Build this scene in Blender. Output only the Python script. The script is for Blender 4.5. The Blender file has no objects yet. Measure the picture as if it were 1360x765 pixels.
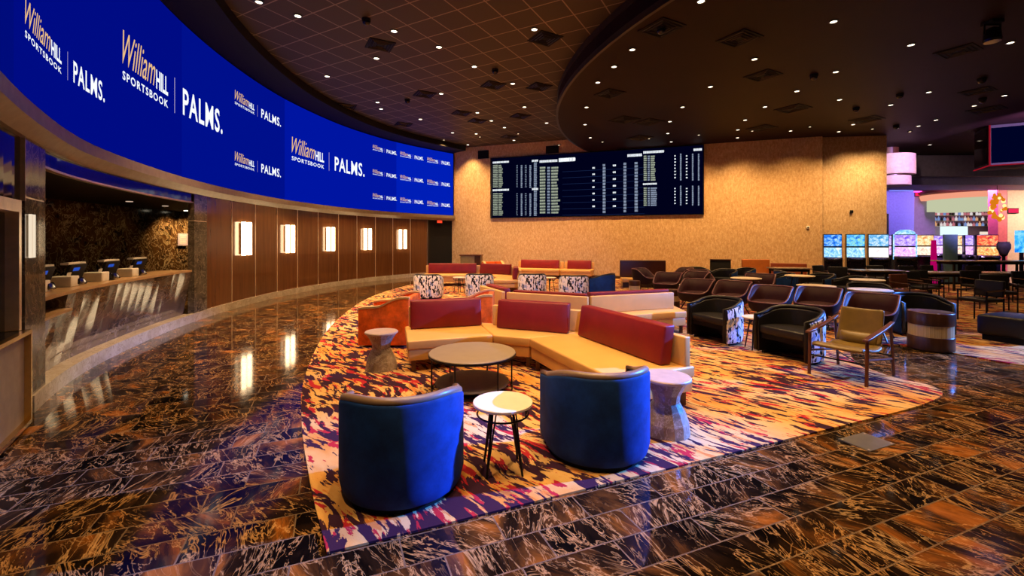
import bpy, bmesh, math, random
from mathutils import Vector, Matrix, Euler
random.seed(7)
R = math.radians
scene = bpy.context.scene
COL = scene.collection

# ------------------------------------------------------------------ camera, world, exposure
F, CX, CY, EYE = 590.0, 680.0, 319.0, 1.7
cam_d = bpy.data.cameras.new('camera'); cam = bpy.data.objects.new('camera', cam_d); COL.objects.link(cam)
cam.location = (0, 0, EYE); cam.rotation_euler = (R(90), 0, 0)
cam_d.sensor_width = 36; cam_d.lens = 36 * F / 1360.0
cam_d.shift_y = (CY - 382.5) / 1360.0
cam_d.clip_end = 200; cam_d.clip_start = .05
scene.camera = cam
vs = scene.view_settings
vs.view_transform = 'Standard'; vs.look = 'None'; vs.gamma = 1; vs.use_curve_mapping = False
vs.exposure = 0.0
w = bpy.data.worlds.new('world'); scene.world = w; w.use_nodes = True
w.node_tree.nodes['Background'].inputs[0].default_value = (.62, .42, .26, 1)
w.node_tree.nodes['Background'].inputs[1].default_value = .06
try:
    scene.cycles.sample_clamp_indirect = 6.0
    scene.cycles.sample_clamp_direct = 0
    scene.cycles.max_bounces = 6
    scene.cycles.use_denoising = True
except Exception: pass

DOWN_W, DOWN_COL = 270.0, (1.0, .60, .26)      # every recessed downlight
WASH_W = 560.0                                  # the ones grazing the papered wall
FILL_W = 600.0                                 # added ceiling lamps brightening the near seats and left walkway

def spot(name, loc, target, energy, color, angle=70, blend=.7, radius=.07, parent=None):
    d = bpy.data.lights.new(name, 'SPOT'); d.energy = energy; d.color = color
    d.spot_size = R(angle); d.spot_blend = blend; d.shadow_soft_size = radius
    o = bpy.data.objects.new(name, d); COL.objects.link(o)
    o.location = loc
    o.rotation_euler = (Vector(target) - Vector(loc)).to_track_quat('-Z', 'Y').to_euler()
    if parent:
        o.parent = parent
        o.location = Vector(loc) - parent.location
    return o

# ------------------------------------------------------------------ placing helpers: a pixel of the photo to a point in the room
def G(px, py, z=0.0):
    Y = F * (EYE - z) / (py - CY)
    return Vector(((px - CX) * Y / F, Y, z))
def U(px, Y, z=0.0):
    return Vector(((px - CX) * Y / F, Y, z))

# ------------------------------------------------------------------ object helpers
def tag(o, label=None, cat=None, group=None, kind=None):
    if label: o['label'] = label
    if cat: o['category'] = cat
    if group: o['group'] = group
    if kind: o['kind'] = kind
    return o
def thing(name, label, cat, loc=(0, 0, 0), rz=0.0, group=None, kind=None):
    o = bpy.data.objects.new(name, None); COL.objects.link(o); o.empty_display_size = .1
    o.location = loc; o.rotation_euler = (0, 0, rz)
    return tag(o, label, cat, group, kind)
def obj(name, bm, mat, parent=None, smooth=False, bev=0.0, sub=0, loc=None):
    bmesh.ops.recalc_face_normals(bm, faces=bm.faces[:])
    me = bpy.data.meshes.new(name); bm.to_mesh(me); bm.free()
    if isinstance(mat, (list, tuple)):
        for m in mat: me.materials.append(m)
    else: me.materials.append(mat)
    if smooth:
        for p in me.polygons: p.use_smooth = True
    o = bpy.data.objects.new(name, me); COL.objects.link(o)
    if parent: o.parent = parent
    if loc: o.location = loc
    if bev:
        m = o.modifiers.new('bevel', 'BEVEL'); m.width = bev; m.segments = 3; m.limit_method = 'ANGLE'; m.angle_limit = R(40)
        for p in me.polygons: p.use_smooth = True
    if sub:
        m = o.modifiers.new('sub', 'SUBSURF'); m.levels = sub; m.render_levels = sub
    return o
def NB(): return bmesh.new()
def box(bm, c, s, rz=0.0, rx=0.0, ry=0.0):
    m = Matrix.Translation(c) @ Euler((rx, ry, rz)).to_matrix().to_4x4() @ Matrix.Diagonal((s[0], s[1], s[2], 1))
    bmesh.ops.create_cube(bm, size=1.0, matrix=m); return bm
def prism(bm, pts, z0, z1):
    lo = [bm.verts.new((p[0], p[1], z0)) for p in pts]; hi = [bm.verts.new((p[0], p[1], z1)) for p in pts]
    n = len(pts)
    bm.faces.new(lo[::-1]); bm.faces.new(hi)
    for i in range(n): bm.faces.new((lo[i], lo[(i+1) % n], hi[(i+1) % n], hi[i]))
    return bm
def lathe(bm, prof, n=32, c=(0, 0), jit=0.0, cap=True):
    rings = []
    for r, z in prof:
        rings.append([bm.verts.new((c[0] + r * math.cos(2*math.pi*k/n) * (1 + random.uniform(-jit, jit)),
                                    c[1] + r * math.sin(2*math.pi*k/n) * (1 + random.uniform(-jit, jit)), z)) for k in range(n)])
    for a, b in zip(rings, rings[1:]):
        for k in range(n): bm.faces.new((a[k], a[(k+1) % n], b[(k+1) % n], b[k]))
    if cap:
        bm.faces.new(rings[0][::-1]); bm.faces.new(rings[-1])
    return bm
def tube(bm, pts, r, n=8, closed=False):
    pts = [Vector(p) for p in pts]; rings = []; N = len(pts)
    for i, p in enumerate(pts):
        a = pts[i-1] if (i > 0 or closed) else p
        b = pts[(i+1) % N] if (i < N-1 or closed) else p
        t = (b - a).normalized()
        up = Vector((0, 0, 1)) if abs(t.z) < .9 else Vector((1, 0, 0))
        u = t.cross(up).normalized(); v = t.cross(u).normalized()
        rings.append([bm.verts.new(p + (u*math.cos(2*math.pi*k/n) + v*math.sin(2*math.pi*k/n))*r) for k in range(n)])
    for i in range(N if closed else N-1):
        a, b = rings[i], rings[(i+1) % N]
        for k in range(n): bm.faces.new((a[k], a[(k+1) % n], b[(k+1) % n], b[k]))
    if not closed: bm.faces.new(rings[0][::-1]); bm.faces.new(rings[-1])
    return bm
def strip(bm, path, offs, zs):
    """closed cross-section (offset along the left normal, z) swept along an open 2D path of (point, normal)"""
    rings = []
    for p, nrm in path:
        rings.append([bm.verts.new((p.x + nrm.x*o, p.y + nrm.y*o, z)) for o, z in zip(offs, zs)])
    n = len(offs)
    for a, b in zip(rings, rings[1:]):
        for k in range(n): bm.faces.new((a[k], a[(k+1) % n], b[(k+1) % n], b[k]))
    bm.faces.new(rings[0][::-1]); bm.faces.new(rings[-1])
    return bm
def kids(o): return [c for c in o.children]
def dup(root, loc, rz, label=None, group=None):
    r = root.copy(); COL.objects.link(r); r.location = loc; r.rotation_euler = (0, 0, rz)
    if label: r['label'] = label
    if group: r['group'] = group
    for ch in kids(root):
        c = ch.copy(); COL.objects.link(c); c.parent = r
        for g in kids(ch):
            d = g.copy(); COL.objects.link(d); d.parent = c
    return r

# ------------------------------------------------------------------ materials
class NT:
    def __init__(s, name):
        s.m = bpy.data.materials.new(name); s.m.use_nodes = True; s.t = s.m.node_tree
        s.b = s.t.nodes['Principled BSDF']
    def n(s, kind, **kw):
        x = s.t.nodes.new(kind)
        for k, v in kw.items():
            if k.startswith('i_'):
                key = k[2:]; key = int(key) if key.isdigit() else key.replace('_', ' ')
                x.inputs[key].default_value = v
            else: setattr(x, k, v)
        return x
    def l(s, a, b): s.t.links.new(a, b)
    def math(s, op, a, b=None, c=None):
        x = s.n('ShaderNodeMath', operation=op)
        for i, v in enumerate((a, b, c)):
            if v is None: continue
            if isinstance(v, (int, float)): x.inputs[i].default_value = v
            else: s.l(v, x.inputs[i])
        return x.outputs[0]
    def coord(s, rot=0.0, scale=(1, 1, 1), which='Object'):
        tc = s.n('ShaderNodeTexCoord'); mp = s.n('ShaderNodeMapping')
        mp.inputs['Rotation'].default_value = (0, 0, rot); mp.inputs['Scale'].default_value = scale
        s.l(tc.outputs[which], mp.inputs[0]); return mp.outputs[0]
    def noise(s, vec, scale, detail=4, rough=.6, dist=0.0):
        x = s.n('ShaderNodeTexNoise'); x.inputs['Scale'].default_value = scale; x.inputs['Detail'].default_value = detail
        x.inputs['Roughness'].default_value = rough; x.inputs['Distortion'].default_value = dist
        if vec is not None: s.l(vec, x.inputs['Vector'])
        return x.outputs[0]
    def ramp(s, fac, stops, interp='LINEAR'):
        x = s.n('ShaderNodeValToRGB'); x.color_ramp.interpolation = interp
        e = x.color_ramp.elements
        while len(e) < len(stops): e.new(.5)
        for el, (p, c) in zip(e, stops):
            el.position = p; el.color = (c[0], c[1], c[2], 1) if isinstance(c, (tuple, list)) else (c, c, c, 1)
        s.l(fac, x.inputs[0]); return x.outputs[0]
    def mix(s, fac, a, b, mode='MIX'):
        x = s.n('ShaderNodeMix', data_type='RGBA', blend_type=mode)
        for sock, v in ((x.inputs[0], fac), (x.inputs[6], a), (x.inputs[7], b)):
            if isinstance(v, (int, float)): sock.default_value = v
            elif isinstance(v, (tuple, list)): sock.default_value = (v[0], v[1], v[2], 1)
            else: s.l(v, sock)
        return x.outputs[2]
    def base(s, c):
        if isinstance(c, (tuple, list)): s.b.inputs['Base Color'].default_value = (c[0], c[1], c[2], 1)
        else: s.l(c, s.b.inputs['Base Color'])
    def set(s, **kw):
        for k, v in kw.items():
            sock = s.b.inputs[k.replace('_', ' ')]
            if isinstance(v, (int, float)): sock.default_value = v
            elif isinstance(v, (tuple, list)): sock.default_value = (*v, 1) if len(v) == 3 and sock.type == 'RGBA' else v
            else: s.l(v, sock)
        return s
    def bump(s, h, strength=.3, dist=.01):
        x = s.n('ShaderNodeBump'); x.inputs['Strength'].default_value = strength; x.inputs['Distance'].default_value = dist
        s.l(h, x.inputs['Height']); s.l(x.outputs[0], s.b.inputs['Normal'])

def plain(name, c, rough=.5, metal=0.0, spec=.5, var=.12, scale=9.0, bump=0.0, **kw):
    t = NT(name); n = t.noise(t.coord(), scale, 3)
    lo = tuple(x*(1-var) for x in c); hi = tuple(min(1, x*(1+var)) for x in c)
    t.base(t.ramp(n, [(.3, lo), (.7, hi)]))
    t.set(Roughness=rough, Metallic=metal, Specular_IOR_Level=spec, **kw)
    if bump: t.bump(t.noise(t.coord(), scale*12, 2), bump, .004)
    return t.m
def glow(name, c, s=1.0):
    t = NT(name); t.base((0, 0, 0)); t.set(Emission_Color=c, Emission_Strength=s, Roughness=.6, Specular_IOR_Level=0.0); return t.m

def velvet(name, c, sheen=(.2, .4, 1), sw=.6, var=.3):
    t = NT(name); n = t.noise(t.coord(), 5, 5, .65)
    t.base(t.ramp(n, [(.3, tuple(x*(1-var) for x in c)), (.7, tuple(x*(1+var) for x in c))]))
    t.set(Roughness=.75, Specular_IOR_Level=.2, Sheen_Weight=sw, Sheen_Roughness=.35, Sheen_Tint=sheen)
    t.bump(t.noise(t.coord(), 160, 2), .15, .002)
    return t.m

# marble floor: planks of dark marble with rust clouds and cream veins
def marble_floor():
    t = NT('dark_veined_marble_floor')
    th = math.atan2(.375, .927)
    v = t.coord(rot=-th)
    br = t.n('ShaderNodeTexBrick', offset=.37, offset_frequency=2)
    br.inputs['Color1'].default_value = (0, 0, 0, 1); br.inputs['Color2'].default_value = (1, 1, 1, 1); br.inputs['Mortar'].default_value = (.5, .5, .5, 1)
    br.inputs['Scale'].default_value = 1; br.inputs['Mortar Size'].default_value = .0045; br.inputs['Mortar Smooth'].default_value = 0
    br.inputs['Brick Width'].default_value = .56; br.inputs['Row Height'].default_value = .235; br.inputs['Bias'].default_value = 0
    t.l(v, br.inputs['Vector'])
    rnd = br.outputs['Color']; mort = br.outputs['Fac']
    off = t.n('ShaderNodeVectorMath', operation='MULTIPLY_ADD')
    t.l(rnd, off.inputs[0]); off.inputs[1].default_value = (37, 23, 11); t.l(v, off.inputs[2])
    # vein direction turns from plank to plank
    rot = t.n('ShaderNodeVectorRotate', rotation_type='Z_AXIS'); t.l(off.outputs[0], rot.inputs['Vector'])
    t.l(t.math('MULTIPLY_ADD', rnd, 1.5, -.95), rot.inputs['Angle'])
    st = t.n('ShaderNodeMapping'); st.inputs['Scale'].default_value = (1, .3, 1); t.l(rot.outputs[0], st.inputs[0]); sv = st.outputs[0]
    cloud = t.noise(sv, 3.0, 6, .62, .6)
    col = t.ramp(cloud, [(.40, (.003, .002, .0015)), (.50, (.014, .007, .0035)), (.58, (.07, .027, .007)), (.665, (.26, .085, .013)), (.78, (.44, .20, .05))])
    n1 = t.noise(sv, 4.6, 5, .62, .8); v1 = t.math('ABSOLUTE', t.math('SUBTRACT', n1, .5))
    vein1 = t.ramp(v1, [(.0, .9), (.006, .45), (.016, 0)])
    n2 = t.noise(sv, 11, 4, .6, .9); v2 = t.math('ABSOLUTE', t.math('SUBTRACT', n2, .5))
    vein2 = t.ramp(v2, [(.0, .6), (.018, 0)])
    msk = t.ramp(t.noise(v, 1.3, 3), [(.40, .1), (.58, 1)])
    vc = t.mix(t.noise(sv, 2, 2), (.60, .42, .21), (.58, .25, .05))
    col = t.mix(t.math('MULTIPLY', vein2, msk), col, vc)
    col = t.mix(t.math('MULTIPLY', vein1, .7), col, vc)
    col = t.mix(t.math('MULTIPLY', mort, .6), col, (.2, .14, .09))
    t.base(col)
    t.set(Roughness=t.ramp(t.noise(v, 5, 3), [(.3, .055), (.7, .11)]), Specular_IOR_Level=.22)
    t.bump(t.noise(v, 1.6, 2), .05, .01)
    return t.m
def marble(name, base, mid, vein, rough=.12, scale=2.2, stretch=(1, 1, 1), spec=.5, rot=0.6):
    t = NT(name); v = t.coord(rot=rot, scale=stretch)
    c = t.ramp(t.noise(v, scale, 7, .65, .8), [(.35, base), (.65, mid)])
    n = t.noise(v, scale*1.7, 5, .6, 1.3)
    vn = t.ramp(t.math('ABSOLUTE', t.math('SUBTRACT', n, .5)), [(0, .8), (.03, 0)])
    t.base(t.mix(vn, c, vein)); t.set(Roughness=rough, Specular_IOR_Level=spec)
    return t.m
def rug_mat():
    t = NT('woven_carpet')
    th = math.atan2(-.75, .66)
    warp = t.noise(t.coord(), .6, 2)
    v = t.coord(rot=-th)
    wv = t.n('ShaderNodeVectorMath', operation='ADD'); t.l(v, wv.inputs[0])
    cb = t.n('ShaderNodeCombineXYZ'); t.l(t.math('MULTIPLY', warp, .7), cb.inputs[1]); t.l(cb.outputs[0], wv.inputs[1])
    def sc(sx, sy, off=0):
        m = t.n('ShaderNodeMapping'); m.inputs['Scale'].default_value = (sx, sy, 1); m.inputs['Location'].default_value = (off, off*.7, off)
        t.l(wv.outputs[0], m.inputs[0]); return m.outputs[0]
    ground = t.ramp(t.noise(sc(.8, 1.8, 5), 1.0, 4), [(.35, (.62, .27, .05)), (.5, (.70, .43, .15)), (.68, (.74, .52, .27))])
    big = t.noise(sc(.75, 1.0, 8.3), 1.5, 3, .5)
    s1 = t.noise(sc(2.0, 8.5), 1.6, 4, .58, .3)
    dark = t.ramp(t.math('ADD', t.math('MULTIPLY', s1, .72), t.math('MULTIPLY', big, .22)), [(.478, 0), (.490, 1)])
    s2 = t.noise(sc(2.6, 10, 9), 1.6, 4, .6, .2)
    red = t.ramp(t.math('ADD', t.math('MULTIPLY', s2, .7), t.math('MULTIPLY', big, .22)), [(.492, 0), (.503, 1)])
    s3 = t.noise(sc(2, 9, 21), 1.4, 4, .6)
    org = t.ramp(s3, [(.58, 0), (.62, 1)])
    c = t.mix(t.math('MULTIPLY', org, .8), ground, (.55, .17, .03))
    c = t.mix(red, c, (.42, .022, .035))
    c = t.mix(dark, c, (.040, .014, .035))
    c = t.mix(t.math('MULTIPLY', t.noise(t.coord(), 220, 2), .35), c, (.05, .03, .02), 'MULTIPLY')
    t.base(c); t.set(Roughness=.95, Specular_IOR_Level=.08)
    t.bump(t.noise(t.coord(), 260, 2), .4, .004)
    return t.m
def wallpaper():
    t = NT('woven_gold_wallpaper'); v = t.coord(which='Object')
    m = t.n('ShaderNodeMapping'); m.inputs['Scale'].default_value = (1, 1, .45); t.l(v, m.inputs[0])
    n = t.noise(m.outputs[0], 16, 4, .7); n2 = t.noise(m.outputs[0], 70, 2, .6)
    c = t.ramp(n, [(.3, (.46, .28, .12)), (.5, (.62, .42, .22)), (.7, (.76, .58, .36))])
    t.base(t.mix(t.ramp(n2, [(.35, .5), (.6, 0)]), c, (.30, .16, .06)))
    t.set(Roughness=.6, Specular_IOR_Level=.3); t.bump(n, .25, .01)
    return t.m
def ceiling_tiles():
    t = NT('black_tiled_ceiling'); v = t.coord(rot=R(-61))
    br = t.n('ShaderNodeTexBrick', offset=0.0, squash=1.0)
    br.inputs['Color1'].default_value = (.058, .044, .026, 1); br.inputs['Color2'].default_value = (.048, .036, .022, 1)
    br.inputs['Mortar'].default_value = (.26, .21, .14, 1)
    br.inputs['Scale'].default_value = 1; br.inputs['Mortar Size'].default_value = .013; br.inputs['Mortar Smooth'].default_value = 0
    br.inputs['Brick Width'].default_value = .66; br.inputs['Row Height'].default_value = .66
    t.l(v, br.inputs['Vector']); t.base(br.outputs['Color']); t.set(Roughness=.6, Specular_IOR_Level=.3)
    return t.m
def wood(name, a, b, rough=.25, scale=3, stretch=(8, 8, .5), spec=.5, coat=0.0):
    t = NT(name); v = t.coord(scale=stretch)
    t.base(t.ramp(t.noise(v, scale, 5, .6, .3), [(.3, a), (.7, b)])); t.set(Roughness=rough, Specular_IOR_Level=spec, Coat_Weight=coat)
    return t.m
def splotch(name):
    t = NT(name); v = t.coord(scale=(1, 1, .5))
    n = t.noise(v, 19, 2, .5, .3); n2 = t.noise(v, 14, 2, .5)
    c = t.mix(t.ramp(n2, [(.56, 0), (.6, 1)]), (.88, .85, .82), (.32, .42, .72))
    t.base(t.mix(t.ramp(n, [(.44, 1), (.46, 0)]), c, (.012, .011, .016))); t.set(Roughness=.7, Specular_IOR_Level=.2)
    return t.m

M = dict(
    floor=marble_floor(), rug=rug_mat(), paper=wallpaper(), ctile=ceiling_tiles(),
    pillar=marble('grey_brown_marble', (.05, .042, .034), (.15, .125, .095), (.30, .26, .2), .1, 3, (1, 1, 1)),
    counter_marble=marble('brown_counter_marble', (.07, .052, .04), (.19, .145, .11), (.30, .25, .2), .025, 2.0, (1, .35, 1), .9, .3),
    back_marble=marble('dark_emperador_marble', (.03, .014, .006), (.10, .045, .016), (.45, .33, .2), .15, 2.4),
    skirting=marble('pale_stone_skirting', (.42, .35, .26), (.58, .5, .4), (.3, .24, .17), .18, 3),
    panel=wood('lacquered_brown_wood', (.10, .034, .011), (.15, .056, .019), .16, 2.5, (5, 5, .3), .5, .2),
    divider=plain('brushed_brass_trim', (.80, .66, .48), .35, .6),
    band=plain('champagne_metal_band', (.30, .24, .17), .42, .35),
    black=plain('matt_black_paint', (.008, .008, .009), .7, spec=.2),
    blackgloss=plain('black_gloss', (.008, .007, .01), .12),
    glassdark=plain('smoked_glass', (.02, .012, .010), .05, spec=.8),
    lowceil=plain('dark_maroon_ceiling_paint', (.016, .006, .005), .6, spec=.12, scale=.6, var=.2),
    fascia=plain('dark_bronze_fascia', (.025, .017, .012), .4, .2),
    brass=plain('polished_brass', (.72, .50, .16), .25, 1.0),
    counterwood=wood('pale_wood_worktop', (.42, .25, .12), (.55, .36, .2), .25, 3, (1, 1, 1)),
    darkwood=wood('dark_brown_wood', (.035, .012, .006), (.08, .03, .014), .3),
    walnut=wood('walnut_frame_wood', (.07, .020, .008), (.13, .042, .016), .3, 5, (6, 6, .8)),
    leather_tan=plain('honey_tan_leather', (.68, .38, .11), .42, var=.06, scale=3, bump=.05),
    burgundy=plain('burgundy_leather', (.20, .010, .010), .45, spec=.35, var=.12, scale=4, bump=.05),
    blue=velvet('deep_blue_velvet', (.006, .036, .165), (.1, .4, 1), .0, .4),
    splotch=splotch('black_and_white_brushed_fabric'),
    blackleather=plain('black_leather', (.012, .011, .012), .38, spec=.35, bump=.08),
    rimleather=plain('taupe_leather_rim', (.20, .13, .085), .35, bump=.05),
    maroon=plain('maroon_leather', (.04, .010, .014), .55, spec=.2, bump=.05),
    maroondark=plain('dark_shell_leather', (.016, .008, .011), .5, spec=.2),
    orange=velvet('orange_red_velvet', (.72, .13, .014), (1, .4, .1), .1, .45),
    cream=plain('cream_leather', (.62, .5, .3), .4),
    olive=plain('olive_leather', (.17, .105, .018), .38, var=.15, bump=.08),
    steel=plain('black_steel', (.012, .012, .012), .35, .6),
    ttop=plain('pale_birch_top', (.76, .66, .52), .35, var=.05),
    taupe=plain('taupe_table_top', (.30, .24, .17), .35, var=.05),
    stone=marble('grey_brown_stone', (.18, .12, .075), (.40, .32, .25), (.55, .48, .42), .35, 6, (1, 1, 1), .5),
    vent=plain('black_vent', (.006, .006, .006), .6, spec=.1),
    cwhite=plain('white_plastic', (.7, .68, .64), .4),
    cabinet=plain('slot_cabinet_black', (.012, .01, .02), .25),
    goldband=wood('gold_fluted_band', (.35, .25, .1), (.7, .55, .3), .3, 6, (14, 14, .1)),
    lavwall=plain('lilac_painted_wall', (.34, .28, .46), .6),
    bluewall=plain('blue_painted_wall', (.14, .17, .50), .6),
    pinkwall=plain('rose_painted_wall', (.52, .22, .34), .6),
    beigewall=plain('beige_painted_wall', (.62, .45, .34), .6),
    drum=plain('ivory_painted_drum', (.62, .5, .38), .6),
    lens=glow('warm_lamp_lens', (1, .86, .62), 5.0),
    sconce=glow('sconce_glass_glow', (1, .72, .40), 11.0),
    white=glow('white_display_glyphs', (.9, .95, 1), 1.1),
    dimwhite=glow('pale_blue_display_glyphs', (.55, .66, .9), .55),
    greenwhite=glow('pale_yellow_display_glyphs', (.75, .85, .65), .55),
    gold=glow('gold_display_glyphs', (1, .62, .28), .85),
    pinkline=glow('mauve_display_line', (.6, .5, .85), .7),
    board=glow('navy_display', (.0003, .0006, .010), 1.0),
)

# ------------------------------------------------------------------ the curved wall: one smooth plan curve
CTRL = [(-2.1, 1.0), (-3.25, 2.4), (-4.5, 4.0), (-5.5, 5.6), (-6.25, 7.6), (-6.72, 9.5), (-6.97, 11.5), (-7.0, 13.4), (-6.78, 15.2), (-6.42, 16.8),
        (-5.85, 18.3), (-5.15, 19.6), (-4.2, 20.9), (-2.95, 22.3)]
def catmull(P, n=14):
    P = [Vector(p) for p in P]; Q = [P[0]*2-P[1]] + P + [P[-1]*2-P[-2]]; out = []
    for i in range(1, len(Q)-2):
        for k in range(n):
            t = k/n; a, b, c, d = Q[i-1:i+3]
            out.append(.5*((2*b) + (c-a)*t + (2*a-5*b+4*c-d)*t*t + (3*b-a-3*c+d)*t**3))
    out.append(P[-1]); return out
WC = catmull(CTRL)
WS = [0.0]
for a, b in zip(WC, WC[1:]): WS.append(WS[-1] + (b-a).length)
def wpt(s):
    s = max(0, min(WS[-1]-1e-6, s)); lo = 0; hi = len(WS)-1
    while hi-lo > 1:
        m = (lo+hi)//2
        if WS[m] <= s: lo = m
        else: hi = m
    t = (s-WS[lo])/(WS[hi]-WS[lo]); p = WC[lo].lerp(WC[hi], t)
    i0, i1 = max(0, lo-2), min(len(WC)-1, hi+2)
    d = (WC[i1]-WC[i0]).normalized()
    return p, Vector((d.y, -d.x))            # normal points into the room
def s_at(px):
    k = (px-CX)/F; best = None
    for i in range(len(WC)-1):
        f0 = WC[i].x-k*WC[i].y; f1 = WC[i+1].x-k*WC[i+1].y
        if f0 == f1 or f0*f1 > 0: continue
        best = WS[i] + (WS[i+1]-WS[i])*f0/(f0-f1)
        if WC[i].y > 1.2: break
    return best
def wpath(s0, s1, step=.25):
    n = max(2, int(abs(s1-s0)/step)+1)
    return [wpt(s0+(s1-s0)*i/n) for i in range(n+1)]
def wband(name, s0, s1, o0, o1, z0, z1, mat, parent=None, kind=None, step=.25):
    bm = NB(); strip(bm, wpath(s0, s1, step), (o0, o1, o1, o0), (z0, z0, z1, z1)); o = obj(name, bm, mat, parent)
    if kind: o['kind'] = kind
    return o

ZC, ZL = 6.32, 5.70       # the tiled ceiling, the lower round ceiling
ZB, ZT = 2.94, 6.03       # bottom and top of the big curved screen
S_END = WS[-1]

# ------------------------------------------------------------------ floor, carpet, ceilings
bm = NB(); box(bm, (9, 13, -.05), (50, 50, .1)); obj('floor', bm, M['floor'])['kind'] = 'structure'
left = catmull([(-1.0, 2.4), (-1.42, 3.12), (-1.97, 4.16), (-2.58, 5.54), (-3.4, 8.1), (-3.95, 10.8), (-4.2, 13.4), (-4.0, 16), (-3.4, 18.3), (-2.5, 20.3), (-1.2, 21.2)], 8)
rug_pts = [tuple(p) for p in left][::-1] + [(3.82, 4.38)] + \
    [tuple(p) for p in catmull([(4.2, 4.55), (4.7, 4.85), (4.86, 5.15), (4.7, 5.5), (4.75, 6.1), (5.2, 6.8), (5.9, 7.15), (6.45, 7.05), (6.62, 6.6), (6.9, 6.0), (7.6, 5.3), (8.6, 4.6)], 6)] + \
    [(12, 3.6), (20, 3.2), (20, 17), (14.4, 16.9), (11.95, 17.0), (3, 20.0)]
bm = NB(); prism(bm, rug_pts, 0.001, .014)
o = obj('floor_carpet', bm, M['rug']); tag(o, 'cream carpet with purple, crimson and orange streaks under the lounge seats', 'carpet')
bm = NB(); box(bm, (9, 13, ZC+.05), (50, 50, .1)); obj('ceiling', bm, M['ctile'])['kind'] = 'structure'
# black header between the screen and the tiles
wband('ceiling_header', .3, S_END, -.3, .95, ZT+.04, ZC-.01, M['black'], kind='structure')
# lower round ceiling with its stepped fascia
disc = []
for k in range(64):
    a = R(70 + 220*k/63); disc.append((14.3 + 12.88*math.cos(a), 13.0 + 12.88*math.sin(a)*1.0))
disc = [(34, 25.4)] + disc + [(34, .5)]
disc = [p for p in disc if p[0] < 34.1]
lc = []
for k in range(60):
    a = R(108 + 160*k/59); lc.append((14.3 + 12.88*math.cos(a), 13.0 + 12.88*math.sin(a)))
low_poly = lc + [(15, -3), (34, -3), (34, 20.9), (12, 20.9)]
bm = NB(); prism(bm, low_poly, ZL, ZC-.02); obj('ceiling_lower_round', bm, M['lowceil'])['kind'] = 'structure'
pth = []
for k in range(61):
    a = R(118 + 150*k/60); pth.append((Vector((14.3 + 12.88*math.cos(a), 13.0 + 12.88*math.sin(a))), Vector((math.cos(a), math.sin(a)))))
bm = NB(); strip(bm, pth, (.005, .07, .07, .005), (ZL-.01, ZL-.01, ZL+.12, ZL+.12)); strip(bm, pth, (.005, .03, .03, .005), (ZC-.16, ZC-.16, ZC-.015, ZC-.015))
obj('trim_1', bm, M['fascia'])['kind'] = 'structure'

# ------------------------------------------------------------------ the papered back wall in two faces
def wall_seg(name, a, b, z0, z1, mat, thick=.3, parent=None):
    a, b = Vector(a), Vector(b); d = (b-a).normalized(); n = Vector((-d.y, d.x))
    bm = NB(); prism(bm, [a, b, b+n*thick, a+n*thick], z0, z1); o = obj(name, bm, mat, parent); o['kind'] = 'structure'; return o
WA, WB = Vector((-3.35, 22.5)), Vector((11.95, 17.1))
wall_seg('wall_back', WA, WB, 0, ZC, M['paper'], .35)
wall_seg('wall_back_projecting', (11.95, 17.28), (14.32, 16.98), 0, ZL+.1, M['paper'], 1.6)
def on_wall(px, off=0.0):
    n = Vector((WB.y-WA.y, WA.x-WB.x)).normalized()      # towards the camera
    if n.y > 0: n = -n
    A = WA + n*off; d = WB-WA; k = (px-CX)/F
    t = (k*A.y - A.x)/(d.x - k*d.y); return A + d*t
def WP(px, py, off=0.0):
    p = on_wall(px, off); return Vector((p.x, p.y, EYE + (CY-py)*p.y/F))
bm = NB(); n = Vector((WB.y-WA.y, WA.x-WB.x)).normalized()
a, b = on_wall(604, .03), on_wall(1091, .03)
bm = NB(); strip(bm, [(a, n), (b, n)], (-.02, .03, .03, -.02), (0, 0, .12, .12)); obj('baseboard_back', bm, M['darkwood'])['kind'] = 'structure'

# ------------------------------------------------------------------ left curved wall
s_p0, s_p1 = s_at(27), s_at(55)         # marble pier left of the counter
s_c1, s_q1 = s_at(256), s_at(273)       # end of the counter opening, end of the second pier
s_w1 = s_at(567.5)
wband('wall_left', s_q1, s_w1, -.30, -.05, 0, ZB, M['black'], kind='structure')
wband('wall_left_upper', .3, S_END, -.4, -.06, ZB-.02, ZC, M['black'], kind='structure')
pnl = thing('wall_left_panelling', None, None, kind='structure')
cuts = [273, 307.8, 339.1, 368, 395.1, 422.4, 449.5, 473.9, 498.5, 521.6, 544.9, 567.5]
for a, b in zip(cuts, cuts[1:]):
    wband('panel', s_at(a)+.012, s_at(b)-.012, -.05, 0, .17, 2.67, M['panel'], pnl)
for a in cuts[1:]:
    wband('divider', s_at(a)-.012, s_at(a)+.012, -.05, .008, .17, 2.67, M['divider'], pnl, step=.02)
wband('baseboard_left', s_at(36), s_w1, -.04, .05, 0, .17, M['skirting'], kind='structure')
wband('baseboard_counter', s_p1, s_c1, -.6, -.04, 0, .16, M['skirting'], kind='structure')
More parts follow.
